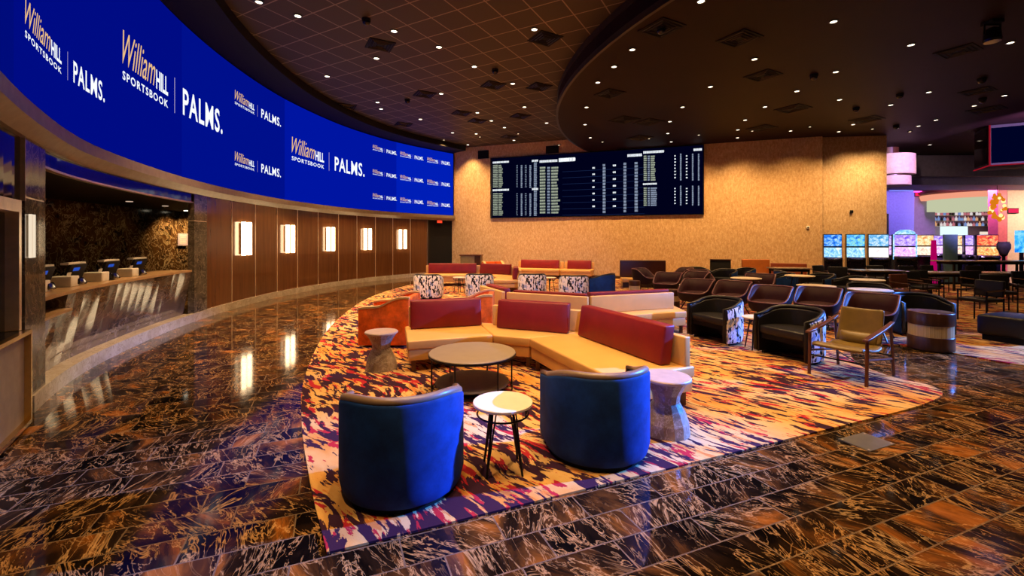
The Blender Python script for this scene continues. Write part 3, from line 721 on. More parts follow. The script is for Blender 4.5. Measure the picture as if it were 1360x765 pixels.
# ------------------------------------------------------------------ furniture builders
def barrel_path(k=0.0, fwd=.20, r=.42, n=22):
    pts = [(r-k, fwd-.0)] + [((r-k)*math.cos(a), (r-k)*math.sin(a)) for a in [ -math.pi*i/n for i in range(n+1)]] + [(-(r-k), fwd)]
    return pts
def barrel_chair(name, label, outer, loc, rz, group, rimm='rimleather'):
    t = thing(name, label, 'armchair', loc, rz, group)
    P = barrel_path(); Q = barrel_path(.075); N = len(P)
    def h(i):
        y = P[i][1]; f_ = max(0, min(1, (.22-y)/.56)); f_ = f_*f_*(3-2*f_); return .575+.115*f_
    bm = NB(); rings = []
    for i in range(N):
        sc = 1.0
        rings.append([bm.verts.new((P[i][0]*.95, P[i][1]*.95, .035)), bm.verts.new((P[i][0], P[i][1], .12)), bm.verts.new((P[i][0], P[i][1], h(i)-.03)), bm.verts.new((P[i][0]*.985, P[i][1]*.985 if P[i][1] < .19 else P[i][1], h(i)-.004)),
                      bm.verts.new((Q[i][0]*1.08, Q[i][1]*1.08 if Q[i][1] < .19 else Q[i][1], h(i)-.02)), bm.verts.new((Q[i][0]*1.08, Q[i][1]*1.08 if Q[i][1] < .19 else Q[i][1], .035))])
    for a, b in zip(rings, rings[1:]):
        for k in range(6): bm.faces.new((a[k], a[(k+1) % 6], b[(k+1) % 6], b[k]))
    bm.faces.new(rings[0][::-1]); bm.faces.new(rings[-1])
    obj('shell', bm, outer, t, smooth=False, bev=.012)
    bm = NB(); rings = []
    for i in range(N):
        a_, b_ = Q[i], (Q[i][0]*1.075, Q[i][1]*1.075 if Q[i][1] < .19 else Q[i][1])
        rings.append([bm.verts.new((b_[0], b_[1], .04)), bm.verts.new((b_[0], b_[1], h(i)-.02)), bm.verts.new((a_[0], a_[1], h(i)-.03)), bm.verts.new((a_[0], a_[1], .04))])
    for a, b in zip(rings, rings[1:]):
        for k in range(4): bm.faces.new((a[k], a[(k+1) % 4], b[(k+1) % 4], b[k]))
    bm.faces.new(rings[0][::-1]); bm.faces.new(rings[-1]); obj('lining', bm, M['blackleather'], t, bev=.01)
    rim = [((P[i][0]+Q[i][0])/2, (P[i][1]+Q[i][1])/2, h(i)+.002) for i in range(N)]
    rim = [(rim[0][0], rim[0][1]+.0, .06)] + rim + [(rim[-1][0], rim[-1][1], .06)]
    bm = NB(); tube(bm, [(x, y+(.012 if i in (0, 1, len(rim)-2, len(rim)-1) else 0), z) for i, (x, y, z) in enumerate(rim)], .030, 10); obj('rim_roll', bm, M[rimm], t, smooth=True)
    S = barrel_path(.08); bm = NB(); prism(bm, S, .31, .43); obj('seat_cushion', bm, M['blackleather'], t, bev=.03)
    bm = NB(); prism(bm, barrel_path(.09, .16), .24, .31); obj('seat_base', bm, M['black'], t)
    bm = NB(); strip(bm, [(Vector(p), Vector(p).normalized()) for p in barrel_path(.05, .1)], (-.03, 0, 0, -.03), (0, 0, .04, .04)); obj('plinth', bm, M['black'], t)
    return t
def tub_chair(name, label, loc, rz, group):
    t = thing(name, label, 'armchair', loc, rz, group); n = 36
    def h(a):   # a from the front (+Y)
        c = (1-math.cos(a))/2; c = max(0, min(1, (c-.10)/.62)); c = c*c*(3-2*c); return .45+.29*c
    def rr(a): return .40/((abs(math.sin(a))**3.2+abs(math.cos(a))**3.2)**(1/3.2))*.96
    bm = NB(); R_ = []
    for (f_, z_) in ((.55, 0), (.80, .10), (.93, .45), (1.0, 1.0)):
        ring = []
        for k in range(n):
            a = 2*math.pi*k/n; zz = .24+(h(a)-.24)*z_; r = rr(a)*f_; ring.append(bm.verts.new((r*math.sin(a), r*math.cos(a)*.97, zz)))
        R_.append(ring)
    for a, b in zip(R_, R_[1:]):
        for k in range(n): bm.faces.new((a[k], a[(k+1) % n], b[(k+1) % n], b[k]))
    bm.faces.new(R_[0]); obj('shell', bm, M['maroondark'], t, smooth=True)
    bm = NB(); R_ = []
    for (f_, z_) in ((1.0, 1.0), (.90, .97), (.80, .4), (.72, 0)):
        ring = []
        for k in range(n):
            a = 2*math.pi*k/n; zz = .40+(h(a)-.40)*z_; r = rr(a)*f_; ring.append(bm.verts.new((r*math.sin(a), r*math.cos(a)*.97, zz)))
        R_.append(ring)
    for a, b in zip(R_, R_[1:]):
        for k in range(n): bm.faces.new((a[k], a[(k+1) % n], b[(k+1) % n], b[k]))
    obj('lining', bm, M['maroon'], t, smooth=True)
    bm = NB(); lathe(bm, [(.30, .37), (.33, .40), (.33, .44), (.29, .465), (.1, .475)], 30); obj('seat_cushion', bm, M['maroon'], t, smooth=True)
    bm = NB(); tube(bm, [(rr(2*math.pi*k/n)*.955*math.sin(2*math.pi*k/n), rr(2*math.pi*k/n)*.955*math.cos(2*math.pi*k/n)*.97, h(2*math.pi*k/n)+.004) for k in range(n)], .018, 6, True); obj('rim_piping', bm, plain_rim, t, smooth=True)
    for sx in (-1, 1):
        for sy in (-1, 1):
            bm = NB(); tube(bm, [(sx*.16, sy*.16, .26), (sx*.27, sy*.27, .014)], .013); obj('leg', bm, M['steel'], t)
    return t
plain_rim = plain('rose_brown_piping', (.14, .045, .055), .4)
def side_table(name, label, loc, rz=0.0, group=None, r=.22, z=.50, mat='ttop'):
    t = thing(name, label, 'table', loc, rz, group)
    bm = NB(); lathe(bm, [(r-.008, z-.025), (r, z-.018), (r, z-.004), (r-.006, z)], 40); obj('tabletop', bm, M[mat], t)
    bm = NB(); tube(bm, [(r*.86*math.cos(2*math.pi*k/24), r*.86*math.sin(2*math.pi*k/24), z-.09) for k in range(24)], .007, 6, True)
    for k in range(4):
        a = math.pi/4+math.pi/2*k; tube(bm, [(r*.86*math.cos(a), r*.86*math.sin(a), z-.09), (r*.86*math.cos(a), r*.86*math.sin(a), z-.02)], .007, 6)
    obj('apron_ring', bm, M['steel'], t)
    for k in range(4):
        a = math.pi/2*k+.5
        bm = NB(); tube(bm, [(r*.45*math.cos(a), r*.45*math.sin(a), z-.025), (r*.82*math.cos(a+.12), r*.82*math.sin(a+.12), .0)], .009, 8)
        tube(bm, [(r*.45*math.cos(a+.35), r*.45*math.sin(a+.35), z-.025), (r*.82*math.cos(a+.12), r*.82*math.sin(a+.12), .01)], .006, 6); obj('leg', bm, M['steel'], t)
    return t
def stone_table(label, loc):
    t = thing('stone_side_table', label, 'table', loc, random.uniform(0, 3))
    bm = NB(); lathe(bm, [(.19, .455), (.212, .468), (.212, .482), (.205, .49)], 36); obj('tabletop', bm, plain('pale_stone_top', (.46, .34, .25), .4), t)
    bm = NB(); lathe(bm, [(.205, 0), (.19, .10), (.155, .19), (.115, .27), (.125, .34), (.16, .41), (.19, .455)], 14, jit=.035); obj('pedestal', bm, M['stone'], t)
    return t
def coffee_table(label, loc, r=.49, z=.42, group=None):
    t = thing('round_coffee_table', label, 'table', loc, .2, group)
    bm = NB(); lathe(bm, [(r-.02, z-.03), (r, z-.022), (r, z-.006), (r-.006, z)], 56); obj('tabletop', bm, M['taupe'], t)
    bm = NB(); lathe(bm, [(r+.006, z-.034), (r+.006, z-.012), (r-.0, z-.012), (r-.0, z-.034)], 56, cap=False); obj('edge_band', bm, M['steel'], t)
    for k in range(6):
        a = math.pi/3*k; bm = NB(); tube(bm, [(r*.93*math.cos(a), r*.93*math.sin(a), z-.03), (r*.93*math.cos(a), r*.93*math.sin(a), 0)], .009, 8); obj('leg', bm, M['steel'], t)
    bm = NB(); tube(bm, [(r*.93*math.cos(2*math.pi*k/40), r*.93*math.sin(2*math.pi*k/40), .02) for k in range(40)], .009, 6, True); obj('floor_ring', bm, M['steel'], t)
    bm = NB(); lathe(bm, [(r*.84, .07), (r*.86, .08), (r*.84, .095)], 48); obj('lower_shelf', bm, plain('grey_brown_shelf', (.10, .075, .055), .4), t)
    return t
def inset(poly, d):
    n = len(poly); out = []; P = [Vector(p) for p in poly]
    for i in range(n):
        a, b, c = P[i-1], P[i], P[(i+1) % n]
        e1 = (b-a).normalized(); e2 = (c-b).normalized(); n1 = Vector((-e1.y, e1.x)); n2 = Vector((-e2.y, e2.x))
        m = (n1+n2); m = m/max(.2, m.dot(n1)); out.append(b+m*d)
    return out
def cushion(bm, a, b, z0, hgt, dep, nrm, lean=.06, n=10, k=5):
    """upright puffed back cushion: bottom front line a-b, nrm points to the back"""
    a, b = Vector(a), Vector(b); d = b-a; verts = {}
    def pt(u, v, side):
        e = (1-abs(2*u-1)**6)*(1-abs(2*v-1)**6); puff = .028*math.sin(math.pi*min(1, max(0, v)))*e
        base = a+d*u + nrm*(lean*v)
        off = -puff if side == 0 else dep+puff*.3
        zz = z0+hgt*v + (.0 if v < 1 else 0)
        q = base+nrm*off; return (q.x, q.y, zz)
    F_ = [[bm.verts.new(pt(i/n, j/k, 0)) for i in range(n+1)] for j in range(k+1)]
    B_ = [[bm.verts.new(pt(i/n, j/k, 1)) for i in range(n+1)] for j in range(k+1)]
    for G_ in (F_, B_):
        for j in range(k):
            for i in range(n): bm.faces.new((G_[j][i], G_[j][i+1], G_[j+1][i+1], G_[j+1][i]))
    for i in range(n):
        bm.faces.new((F_[0][i], F_[0][i+1], B_[0][i+1], B_[0][i])); bm.faces.new((F_[k][i], F_[k][i+1], B_[k][i+1], B_[k][i]))
    for j in range(k):
        bm.faces.new((F_[j][0], F_[j+1][0], B_[j+1][0], B_[j][0])); bm.faces.new((F_[j][n], F_[j+1][n], B_[j+1][n], B_[j][n]))
def sofa_module(label, poly, back=(0, 1), cush=(.05, .95), name='sofa_section', frame=(0, 1), group=None, cheight=.40, lean=.06, setback=.0, seatcol='leather_tan', ccol='burgundy'):
    """poly: front-left, front-right, back-right, back-left (world, counter-clockwise)"""
    P = [Vector(p) for p in poly]; c = sum(P, Vector((0, 0)))/4
    t = thing(name, label, 'sofa', (c.x, c.y, 0), 0, group); P = [p-c for p in P]
    bm = NB(); prism(bm, inset(P, .004), .30, .42); obj('seat_pad', bm, M[seatcol], t, bev=.022)
    bm = NB(); prism(bm, inset(P, .022), .16, .30); obj('base', bm, M[seatcol], t, bev=.008)
    for q in inset(P, .09):
        bm = NB(); box(bm, (q.x, q.y, .08), (.05, .05, .16)); obj('leg', bm, M['walnut'], t)
    BL, BR = P[3], P[2]; d = (BR-BL); L = d.length; d.normalize(); nr = Vector((-d.y, d.x))
    if nr.dot(-(P[0]+P[1])) < 0: nr = -nr
    a = BL+d*L*frame[0]-nr*(.10+setback); b = BL+d*L*frame[1]-nr*(.10+setback)
    bm = NB(); prism(bm, [a, b, b+nr*.08, a+nr*.08], .42, .72); obj('back_frame', bm, M[seatcol], t, bev=.015)
    a = BL+d*L*cush[0]-nr*(.31+setback); b = BL+d*L*cush[1]-nr*(.31+setback)
    bm = NB(); cushion(bm, a, b, .425, cheight, .14, nr, lean); obj('back_cushion', bm, M[ccol], t, smooth=True, bev=.02)
    return t
def wing_chair(label, loc, rz, group):
    t = thing('wing_armchair', label, 'armchair', loc, rz, group)
    def panel(x, mirror):
        pr = []
        for k in range(13):
            y = .40-.80*k/12; s = k/12; f_ = 1/(1+math.exp(-(s-.5)*11)); pr.append((y, .60+.16*f_+.015*math.sin(s*9)))
        pts = [(.40, .03)] + pr + [(-.40, .03)]
        bm = NB(); lo = [bm.verts.new((x-.045, y, z)) for y, z in pts]; hi = [bm.verts.new((x+.045, y, z)) for y, z in pts]; n_ = len(pts)
        bm.faces.new(lo); bm.faces.new(hi[::-1])
        for i in range(n_): bm.faces.new((lo[i], lo[(i+1) % n_], hi[(i+1) % n_], hi[i]))
        o = obj('side_panel', bm, M['orange'], t, bev=.01)
        bm = NB(); rings = []
        for y, z in pr: rings.append([bm.verts.new((x+dx, y, z+dz)) for dx, dz in ((-.05, -.01), (.05, -.01), (.05, .02), (-.05, .02))])
        for a, b in zip(rings, rings[1:]):
            for k in range(4): bm.faces.new((a[k], a[(k+1) % 4], b[(k+1) % 4], b[k]))
        bm.faces.new(rings[0]); bm.faces.new(rings[-1]); obj('top_trim', bm, M['brass_soft'], o)
    panel(-.40, 0); panel(.40, 1)
    bm = NB(); box(bm, (0, -.345, .40), (.71, .09, .72)); obj('backrest', bm, M['orange'], t, bev=.02)
    bm = NB(); box(bm, (0, .04, .35), (.70, .66, .16)); obj('seat_cushion', bm, M['orange'], t, bev=.04)
    bm = NB(); box(bm, (0, .04, .15), (.70, .64, .22)); obj('base', bm, M['darkwood'], t)
    return t
M['brass_soft'] = plain('gold_leather_trim', (.55, .36, .14), .4)

# ------------------------------------------------------------------ the near lounge group
barrel_chair('barrel_chair', 'blue velvet barrel chair nearest the camera at the left carpet corner', M['blue'], (-.76, 3.10, .014), R(12), 'blue velvet barrel chairs facing the corner sofa')
barrel_chair('barrel_chair', 'blue velvet barrel chair in front of the right stone table', M['blue'], (.68, 3.60, .014), R(10), 'blue velvet barrel chairs facing the corner sofa')
side_table('round_side_table', 'small round pale topped side table between the two blue velvet chairs', (-.068, 3.28, .014), .3)
coffee_table('low round taupe coffee table in front of the corner sofa', (-.45, 5.05, .014))
stone_table('grey stone hourglass side table left of the corner sofa, beside the orange armchairs', (-1.72, 5.85, .014))
stone_table('brown stone hourglass side table at the right end of the corner sofa', (1.36, 3.92, .014))
A0, A1, A2, A3 = (-1.33, 5.62), (-.25, 5.99), (-.53, 6.95), (-1.60, 6.62)
B1, B2 = (.22, 5.81), (1.11, 6.26)
sofa_module('left section of the corner sofa with tan leather seat and purple red cushion', [A0, A1, A2, A3], cush=(.06, .99), frame=(.05, .97), group=None)
sofa_module('middle section of the corner sofa behind the round coffee table, red cushion', [A1, B1, B2, A2], cush=(.26, .86), frame=(.17, .99), setback=.02)
sofa_module('right section of the corner sofa, longest tan seat with ribbed red cushion', [B1, (.94, 4.08), (1.87, 4.52), B2], cush=(.86, .04)[::-1] if False else (.10, .93), frame=(.06, .99), setback=.03)
wing_chair('orange red velvet armchair with wavy gold trimmed sides at the left edge of the carpet', (-2.02, 7.42, .014), R(90), 'orange wavy sided armchairs')
wing_chair('orange velvet wavy sided armchair directly behind the left section of the corner sofa', (-.72, 7.72, .014), R(90), 'orange wavy sided armchairs')
# the second sofa, backs to the camera
sofa_module('tan sofa section behind the middle of the corner sofa, its back to the camera', [(1.62, 8.50), (.30, 9.20), (-.16, 8.25), (1.25, 7.55)], cush=(.04, .94), group=None, cheight=.33, setback=.10)
sofa_module('long tan sofa section behind the right part of the corner sofa, back to the camera', [(3.2, 9.15), (1.50, 8.65), (1.50, 7.42), (3.16, 8.02)], cush=(.02, .98), cheight=.345, setback=.32)
sofa_module('short tan sofa section turned sideways behind the orange armchair', [(.28, 9.25), (.05, 10.0), (-.72, 9.62), (-.22, 8.45)], cush=(.1, .9), cheight=.34)

# ------------------------------------------------------------------ mid row: patterned barrel chairs
proto_pat = barrel_chair('patterned_barrel_chair', 'black and white brushed fabric barrel chair nearest the curved wall in its row', M['splotch'], (-2.45, 13.0, .014), R(0), 'black and white patterned barrel chairs', 'blackleather')
for x, y, rz, lab in ((-.97, 13.2, 0, 'black and white brushed fabric barrel chair, second from the curved wall'), (.60, 13.2, 0, 'black and white brushed fabric barrel chair, third from the curved wall'),
                      (1.75, 12.6, -4, 'black and white brushed fabric barrel chair left of the tall blue chair'), (3.42, 7.47, 112, 'patterned barrel chair with black leather inside, behind the small white table'),
                      (3.98, 6.36, 112, 'patterned barrel chair with black leather inside, beside the olive lounge chair')):
    dup(proto_pat, (x, y, .014), R(rz), lab)
proto_blue = barrel_chair('blue_barrel_chair', 'blue barrel chair at the right end of the row of patterned chairs', M['blue'], (2.62, 13.1, .014), R(60), 'blue barrel chairs further back', 'blackleather')
BLUES = [(7.95, 9.9, 150, 'blue barrel chair with dark inside right of the three near maroon tub chairs'), (7.3, 7.95, 170, 'blue barrel chair behind the dark wood drum table'),
         (8.1, 15.6, 100, 'blue barrel chair in front of the orange booth'), (7.1, 14.9, 120, 'blue barrel chair beside the black cabinet by the papered wall'), (6.7, 15.9, 200, 'dark blue barrel chair against the papered wall near the black cabinet'),
         (8.0, 13.3, 75, 'dark blue barrel chair left of the white tables in the middle distance'), (8.9, 14.3, 250, 'dark barrel chair in front of the orange booth seat'),
         (9.1, 12.0, 80, 'dark blue barrel chair beyond the second maroon tub chair'), (8.9, 12.9, 100, 'dark barrel chair right of the booth below the slot machines')]
for x, y, rz, lab in BLUES: dup(proto_blue, (x, y, .014), R(rz), lab)
proto_tub = None
TUBS = [((6.15, 7.62), 130, 'nearest maroon tub chair, behind the olive lounge chair'), ((5.95, 8.65), 130, 'maroon tub chair behind the near patterned barrel chair'), ((5.2, 8.95), 130, 'maroon tub chair between the drum stool and the second near tub chair'),
        ((4.95, 10.0), 128, 'maroon tub chair beyond the first patterned chair, right of a drum stool'), ((4.35, 10.5), 128, 'maroon tub chair left of its twin beyond the first patterned chair'),
        ((5.35, 13.0), 120, 'dark maroon tub chair below the papered wall, right of the middle'), ((5.9, 13.9), 200, 'dark maroon tub chair farthest back near the black cabinet'),
        ((4.45, 12.7), 140, 'dark maroon tub chair right of the low dark bench'), ((4.35, 14.6), 230, 'dark maroon tub chair at the low dark bench, facing away'), ((5.75, 15.1), 90, 'dark maroon tub chair close to the papered wall behind its neighbours'),
        ((6.8, 12.2), 140, 'maroon tub chair by the small tables in the middle distance')]
for (x, y), rz, lab in TUBS:
    if proto_tub is None: proto_tub = tub_chair('tub_chair', lab, (x, y, .014), R(rz), 'maroon leather tub chairs')
    else: dup(proto_tub, (x, y, .014), R(rz), lab)
# small white tables further back
st0 = side_table('round_side_table', 'small round white table between the two patterned barrel chairs', (3.80, 6.90, .014), .1, 'small white tables further back', .21, .5)
for x, y, lab in ((4.7, 11.9, 'small white table among the far maroon tub chairs'), 
                 (7.4, 13.9, 'small white table between two blue chairs near the papered wall'), (9.95, 11.4, 'small white table right of the orange booth'), (-1.7, 14.3, 'small white table between the two patterned chairs nearest the curved wall'), (1.2, 14.2, 'small white table behind the pair of patterned chairs in the middle')):
    dup(st0, (x, y, .014), random.uniform(0, 1.5), lab)
rt = side_table('round_dining_table', 'round white topped dining table behind the near maroon tub chairs, beside a blue barrel chair', (7.05, 8.75, .014), .2, 'round white dining tables', .36, .72)
for x, y, lab in ((6.5, 9.5, 'round white dining table behind the second near maroon tub chair'), (8.75, 10.95, 'round white dining table below the projecting papered wall'), (6.0, 11.4, 'round white dining table beyond the far end of the maroon tub chair row'), (7.9, 12.2, 'round white dining table in front of the orange booth, among dark barrel chairs')):
    dup(rt, (x, y, .014), random.uniform(0, 1.5), lab)
def drum(label, loc, r=.24, h=.5, group=None):
    t = thing('drum_table', label, 'table', loc, 0, group)
    bm = NB(); lathe(bm, [(r, 0), (r, h*.36)], 32); obj('lower_drum', bm, M['darkwood'], t, bev=.01)
    bm = NB(); lathe(bm, [(r*.96, h*.36), (r*.96, h*.66)], 32); obj('gold_band', bm, M['goldband'], t)
    bm = NB(); lathe(bm, [(r, h*.66), (r, h*.97), (r*.98, h)], 32); obj('upper_drum', bm, M['darkwood'], t, bev=.01)
    return t
drum('dark wood drum table with a gold fluted waist in front of a blue chair', (6.52, 6.92, .014), .28, .58)
drum('small dark drum stool with gold band between maroon tub chairs', (5.65, 9.75, .014), .17, .45)
drum('small drum stool left of the far maroon tub chairs', (4.05, 11.2, .014), .17, .45)
drum('small drum stool in the far row of dark tub chairs', (3.75, 13.6, .014), .17, .45)

# olive lounge chair with a walnut frame
def lounge_chair(label, loc, rz):
    t = thing('lounge_chair', label, 'armchair', loc, rz)
    for sx in (-1, 1):
        x = sx*.30
        bm = NB(); tube(bm, [(x, .36, 0), (x, .34, .52)], .019, 8); obj('leg', bm, M['walnut'], t)
        bm = NB(); tube(bm, [(x, -.44, 0), (x, -.34, .64)], .017, 8); obj('leg', bm, M['walnut'], t)
        bm = NB(); rings = []
        for (y, z, wd) in ((.40, .53, .028), (.30, .545, .034), (.0, .585, .03), (-.25, .63, .026), (-.40, .665, .022)):
            rings.append([bm.verts.new((x+dx*wd, y, z+dz)) for dx, dz in ((-1, -.014), (1, -.014), (1, .014), (-1, .014))])
        for a, b in zip(rings, rings[1:]):
            for k in range(4): bm.faces.new((a[k], a[(k+1) % 4], b[(k+1) % 4], b[k]))
        bm.faces.new(rings[0]); bm.faces.new(rings[-1]); obj('armrest', bm, M['walnut'], t, bev=.006)
        bm = NB(); tube(bm, [(x, .34, .30), (x, -.36, .22)], .014, 8); obj('side_rail', bm, M['walnut'], t)
    bm = NB(); tube(bm, [(-.3, .33, .24), (.3, .33, .24)], .01, 8); tube(bm, [(-.3, -.38, .26), (.3, -.38, .26)], .01, 8); tube(bm, [(-.3, .33, .2), (.28, -.36, .2)], .008, 6); obj('cross_brace', bm, M['steel'], t)
    # one curved seat-and-back sheet with thickness
    prof = [(.36, .37), (.30, .40), (.15, .365), (.0, .335), (-.14, .33), (-.24, .37), (-.30, .47), (-.345, .62), (-.385, .76), (-.40, .80)]
    def sheet(name, pr, wfun):
        bm = NB(); rows = []
        for i, (y, z) in enumerate(pr):
            row = []
            for k in range(9):
                u = -1+2*k/8; wd = wfun(i/(len(pr)-1)); row.append(bm.verts.new((u*wd, y+.03*u*u, z+.012*u*u)))
            rows.append(row)
        for a, b in zip(rows, rows[1:]):
            for k in range(8): bm.faces.new((a[k], a[k+1], b[k+1], b[k]))
        o = obj(name, bm, M['olive'], t, smooth=True); m = o.modifiers.new('thick', 'SOLIDIFY'); m.thickness = .045; m.offset = 0; m2 = o.modifiers.new('s', 'SUBSURF'); m2.levels = 1; m2.render_levels = 2
    sheet('seat', prof[:6], lambda f_: .275); sheet('backrest', prof[5:], lambda f_: .25-.02*f_)
    bm = NB(); cushion(bm, (-.2, -.20), (.2, -.20), .37, .14, .05, Vector((0, -1)), .04, 8, 4); obj('lumbar_roll', bm, M['olive'], t, smooth=True, bev=.015)
    return t
lounge_chair('olive leather lounge chair with open walnut frame beside the patterned barrel chair', (4.22, 5.55, .014), R(122))

# ------------------------------------------------------------------ far lounge by the wall
sofa_module('far left sofa section with a long red cushion near the dark doorway', [(-3.35, 16.2), (-1.25, 16.3), (-1.25, 17.4), (-3.35, 17.4)], cush=(.06, .94), cheight=.38)
sofa_module('far left sofa middle section with a shorter red cushion', [(-1.2, 16.3), (-.55, 15.7), (.12, 16.6), (-1.2, 17.35)], cush=(.08, .95), cheight=.38)
sofa_module('far left sofa end section turned towards the curved wall', [(-.55, 15.6), (-.65, 14.3), (.33, 14.3), (.3, 16.3)], cush=(.5, .95), cheight=.38)
wt = Vector((.936, -.351)); wn = Vector((-.351, -.936))
def wall_sofa(label, X0, X1, gap=.25, **kw):
    def wp(x): return WA + (WB-WA)*((x-WA.x)/(WB.x-WA.x))
    a = wp(X0)+nn*gap; b = wp(X1)+nn*gap
    return sofa_module(label, [a+nn*1.0, b+nn*1.0, b, a], **kw)
wall_sofa('sofa section against the papered wall under the left half of the odds board', .42, 2.45, cush=(.08, .92), cheight=.38)
wall_sofa('short sofa section against the papered wall right of the longer one', 2.5, 3.75, cush=(.12, .92), cheight=.38)
t = thing('host_stand', 'gold fronted podium standing against the papered wall behind the far left sofa', 'podium', (-1.85, 20.3, 0), R(-8))
bm = NB(); box(bm, (-.13, 0, .5), (.66, .5, 1.0)); obj('body', bm, plain('olive_gold_panel', (.22, .16, .06), .4), t, bev=.01); bm = NB(); box(bm, (0, 0, 1.02), (1.0, .55, .05)); obj('top', bm, M['walnut'], t)
bm = NB(); box(bm, (.34, 0, .5), (.25, .48, 1.0)); obj('side_panel', bm, M['darkwood'], t)
wing_chair('orange armchair behind the far left sofa, beside the podium', (-.75, 18.9, .014), R(200), 'orange wavy sided armchairs')
t = thing('dark_bench', 'dark maroon high backed bench in front of the papered wall under the odds board', 'bench', (4.75, 16.1, .0), R(-6))
bm = NB(); box(bm, (0, .1, .66), (1.62, .16, .62)); obj('backrest', bm, plain('very_dark_red_leather', (.045, .008, .008), .45), t, bev=.03)
bm = NB(); box(bm, (0, -.2, .28), (1.60, .6, .14)); obj('seat', bm, M['leather_tan'], t, bev=.03); bm = NB(); box(bm, (0, -.15, .12), (1.56, .5, .2)); obj('base', bm, M['darkwood'], t)
t = thing('black_cabinet', 'tall black box cabinet against the papered wall among blue chairs', 'cabinet', U(956.5, 17.6), R(-19))
bm = NB(); box(bm, (0, 0, .46), (.72, .4, .92)); obj('body', bm, M['black'], t, bev=.01); bm = NB(); box(bm, (0, 0, .935), (.76, .44, .03)); obj('top', bm, M['darkwood'], t)
orange_panel = plain('burnt_orange_leather', (.42, .12, .02), .45)
for (x0, x1, Y0, Y1, lab, m, top) in ((985, 1022, 16.9, 16.7, 'orange high backed booth seat against the papered wall', orange_panel, .98), (1023, 1072, 16.5, 15.9, 'darker orange booth seat right of the bright orange one', plain('rust_leather', (.24, .045, .012), .45), .86)):
    a = U(x0, Y0).xy; b = U(x1, Y1).xy; c = (a+b)/2; L = (b-a).length
    t = thing('booth_seat', lab, 'bench', (c.x, c.y, 0), math.atan2((b-a).y, (b-a).x))
    bm = NB(); box(bm, (0, 0, top/2+.2), (L*.99, .12, top-.4)); obj('backrest', bm, m, t, bev=.02)
    bm = NB(); box(bm, (0, -.30, .36), (L*.97, .55, .12)); obj('seat', bm, M['cream'], t, bev=.03); bm = NB(); box(bm, (0, -.27, .15), (L*.95, .48, .30)); obj('base', bm, M['darkwood'], t)

# ------------------------------------------------------------------ right hand dining area
def dining_chair(label, loc, rz, group, seatc='blackleather'):
    t = thing('dining_armchair', label, 'chair', loc, rz, group)
    bm = NB(); box(bm, (0, 0, .45), (.50, .50, .07)); obj('seat', bm, M[seatc], t, bev=.02)
    bm = NB(); box(bm, (0, -.24, .68), (.50, .06, .34), rx=R(6)); obj('backrest', bm, M[seatc], t, bev=.02)
    for sx in (-1, 1):
        for sy in (-1, 1):
            bm = NB(); tube(bm, [(sx*.25, sy*.22, 0), (sx*.25, sy*.22, .64 if sy > 0 else .5)], .014, 6); obj('leg', bm, M['steel'], t)
        bm = NB(); tube(bm, [(sx*.25, .23, .64), (sx*.25, -.25, .66)], .016, 6); obj('armrest', bm, M['darkwood'], t)
    return t
def long_table(label, loc, rz, L=2.0, Wd=.8, h=.76, group=None):
    t = thing('dining_table', label, 'table', loc, rz, group)
    bm = NB(); box(bm, (0, 0, h-.02), (L, Wd, .04)); obj('tabletop', bm, plain('grey_brown_top', (.22, .17, .13), .25), t, bev=.008)
    bm = NB(); box(bm, (0, 0, h-.08), (L*.9, Wd*.8, .08)); obj('apron', bm, M['black'], t)
    for sx in (-1, 1):
        for sy in (-1, 1):
            bm = NB(); box(bm, (sx*L*.42, sy*Wd*.38, (h-.1)/2), (.05, .05, h-.1)); obj('leg', bm, M['steel'], t)
    return t
GRP = 'black dining armchairs at the right'
dc = dining_chair('black square armchair in front of the dark tables, nearest the right edge', (9.75, 9.25, .014), R(100), GRP)
for x, y, rz, lab in ((11.6, 10.6, 150, 'black armchair behind the nearest one at the right edge'), (10.7, 11.6, 190, 'black armchair at the left end of the long dark table'), (11.3, 12.1, 180, 'black armchair tucked under the long dark table'), (12.6, 12.0, 170, 'black armchair at the right part of the long dark table'),
                 (13.8, 11.8, 180, 'black armchair at the right end of the long dark table'), (10.15, 13.8, 150, 'black armchair below the first slot machine'), (10.3, 14.6, 200, 'black armchair below the second slot machine'), (12.0, 14.5, 170, 'black armchair below the third slot machine'), (12.9, 14.3, 180, 'black armchair below the purple slot machine'),
                 (13.9, 14.6, 190, 'black armchair below the red glowing machines'), (15.2, 14.4, 170, 'black armchair far right below the slot row'), (12.0, 9.3, 210, 'black armchair cut by the right edge of the picture')):
    dup(dc, (x, y, .014), R(rz), lab)
t = dining_chair('brown backed dining armchair in front of the dark tables', (9.6, 10.75, .014), R(190), None, 'walnut')
long_table('long dark dining table at the right with grey top', (13.3, 12.9, .014), R(-3), 3.2)
long_table('second dark table behind the long one, under the red lit machines', (16.0, 15.0, .014), R(-3), 3.0, .7, 1.0)
long_table('small dark table below the slot machines', (11.1, 13.6, .014), R(-8), 1.2, .8, .78)
long_table('small dark table left of the long one, below the first slot machines', (9.35, 15.0, .014), R(-8), 1.2, .6, .76)
t = thing('black_ottoman', 'low black leather ottoman cut by the right edge of the picture', 'ottoman', (8.42, 7.45, .014), R(20))
bm = NB(); box(bm, (0, 0, .26), (.80, .62, .34)); obj('cushion', bm, M['blackleather'], t, bev=.05); bm = NB(); box(bm, (0, 0, .05), (.7, .5, .1)); obj('plinth', bm, M['black'], t)

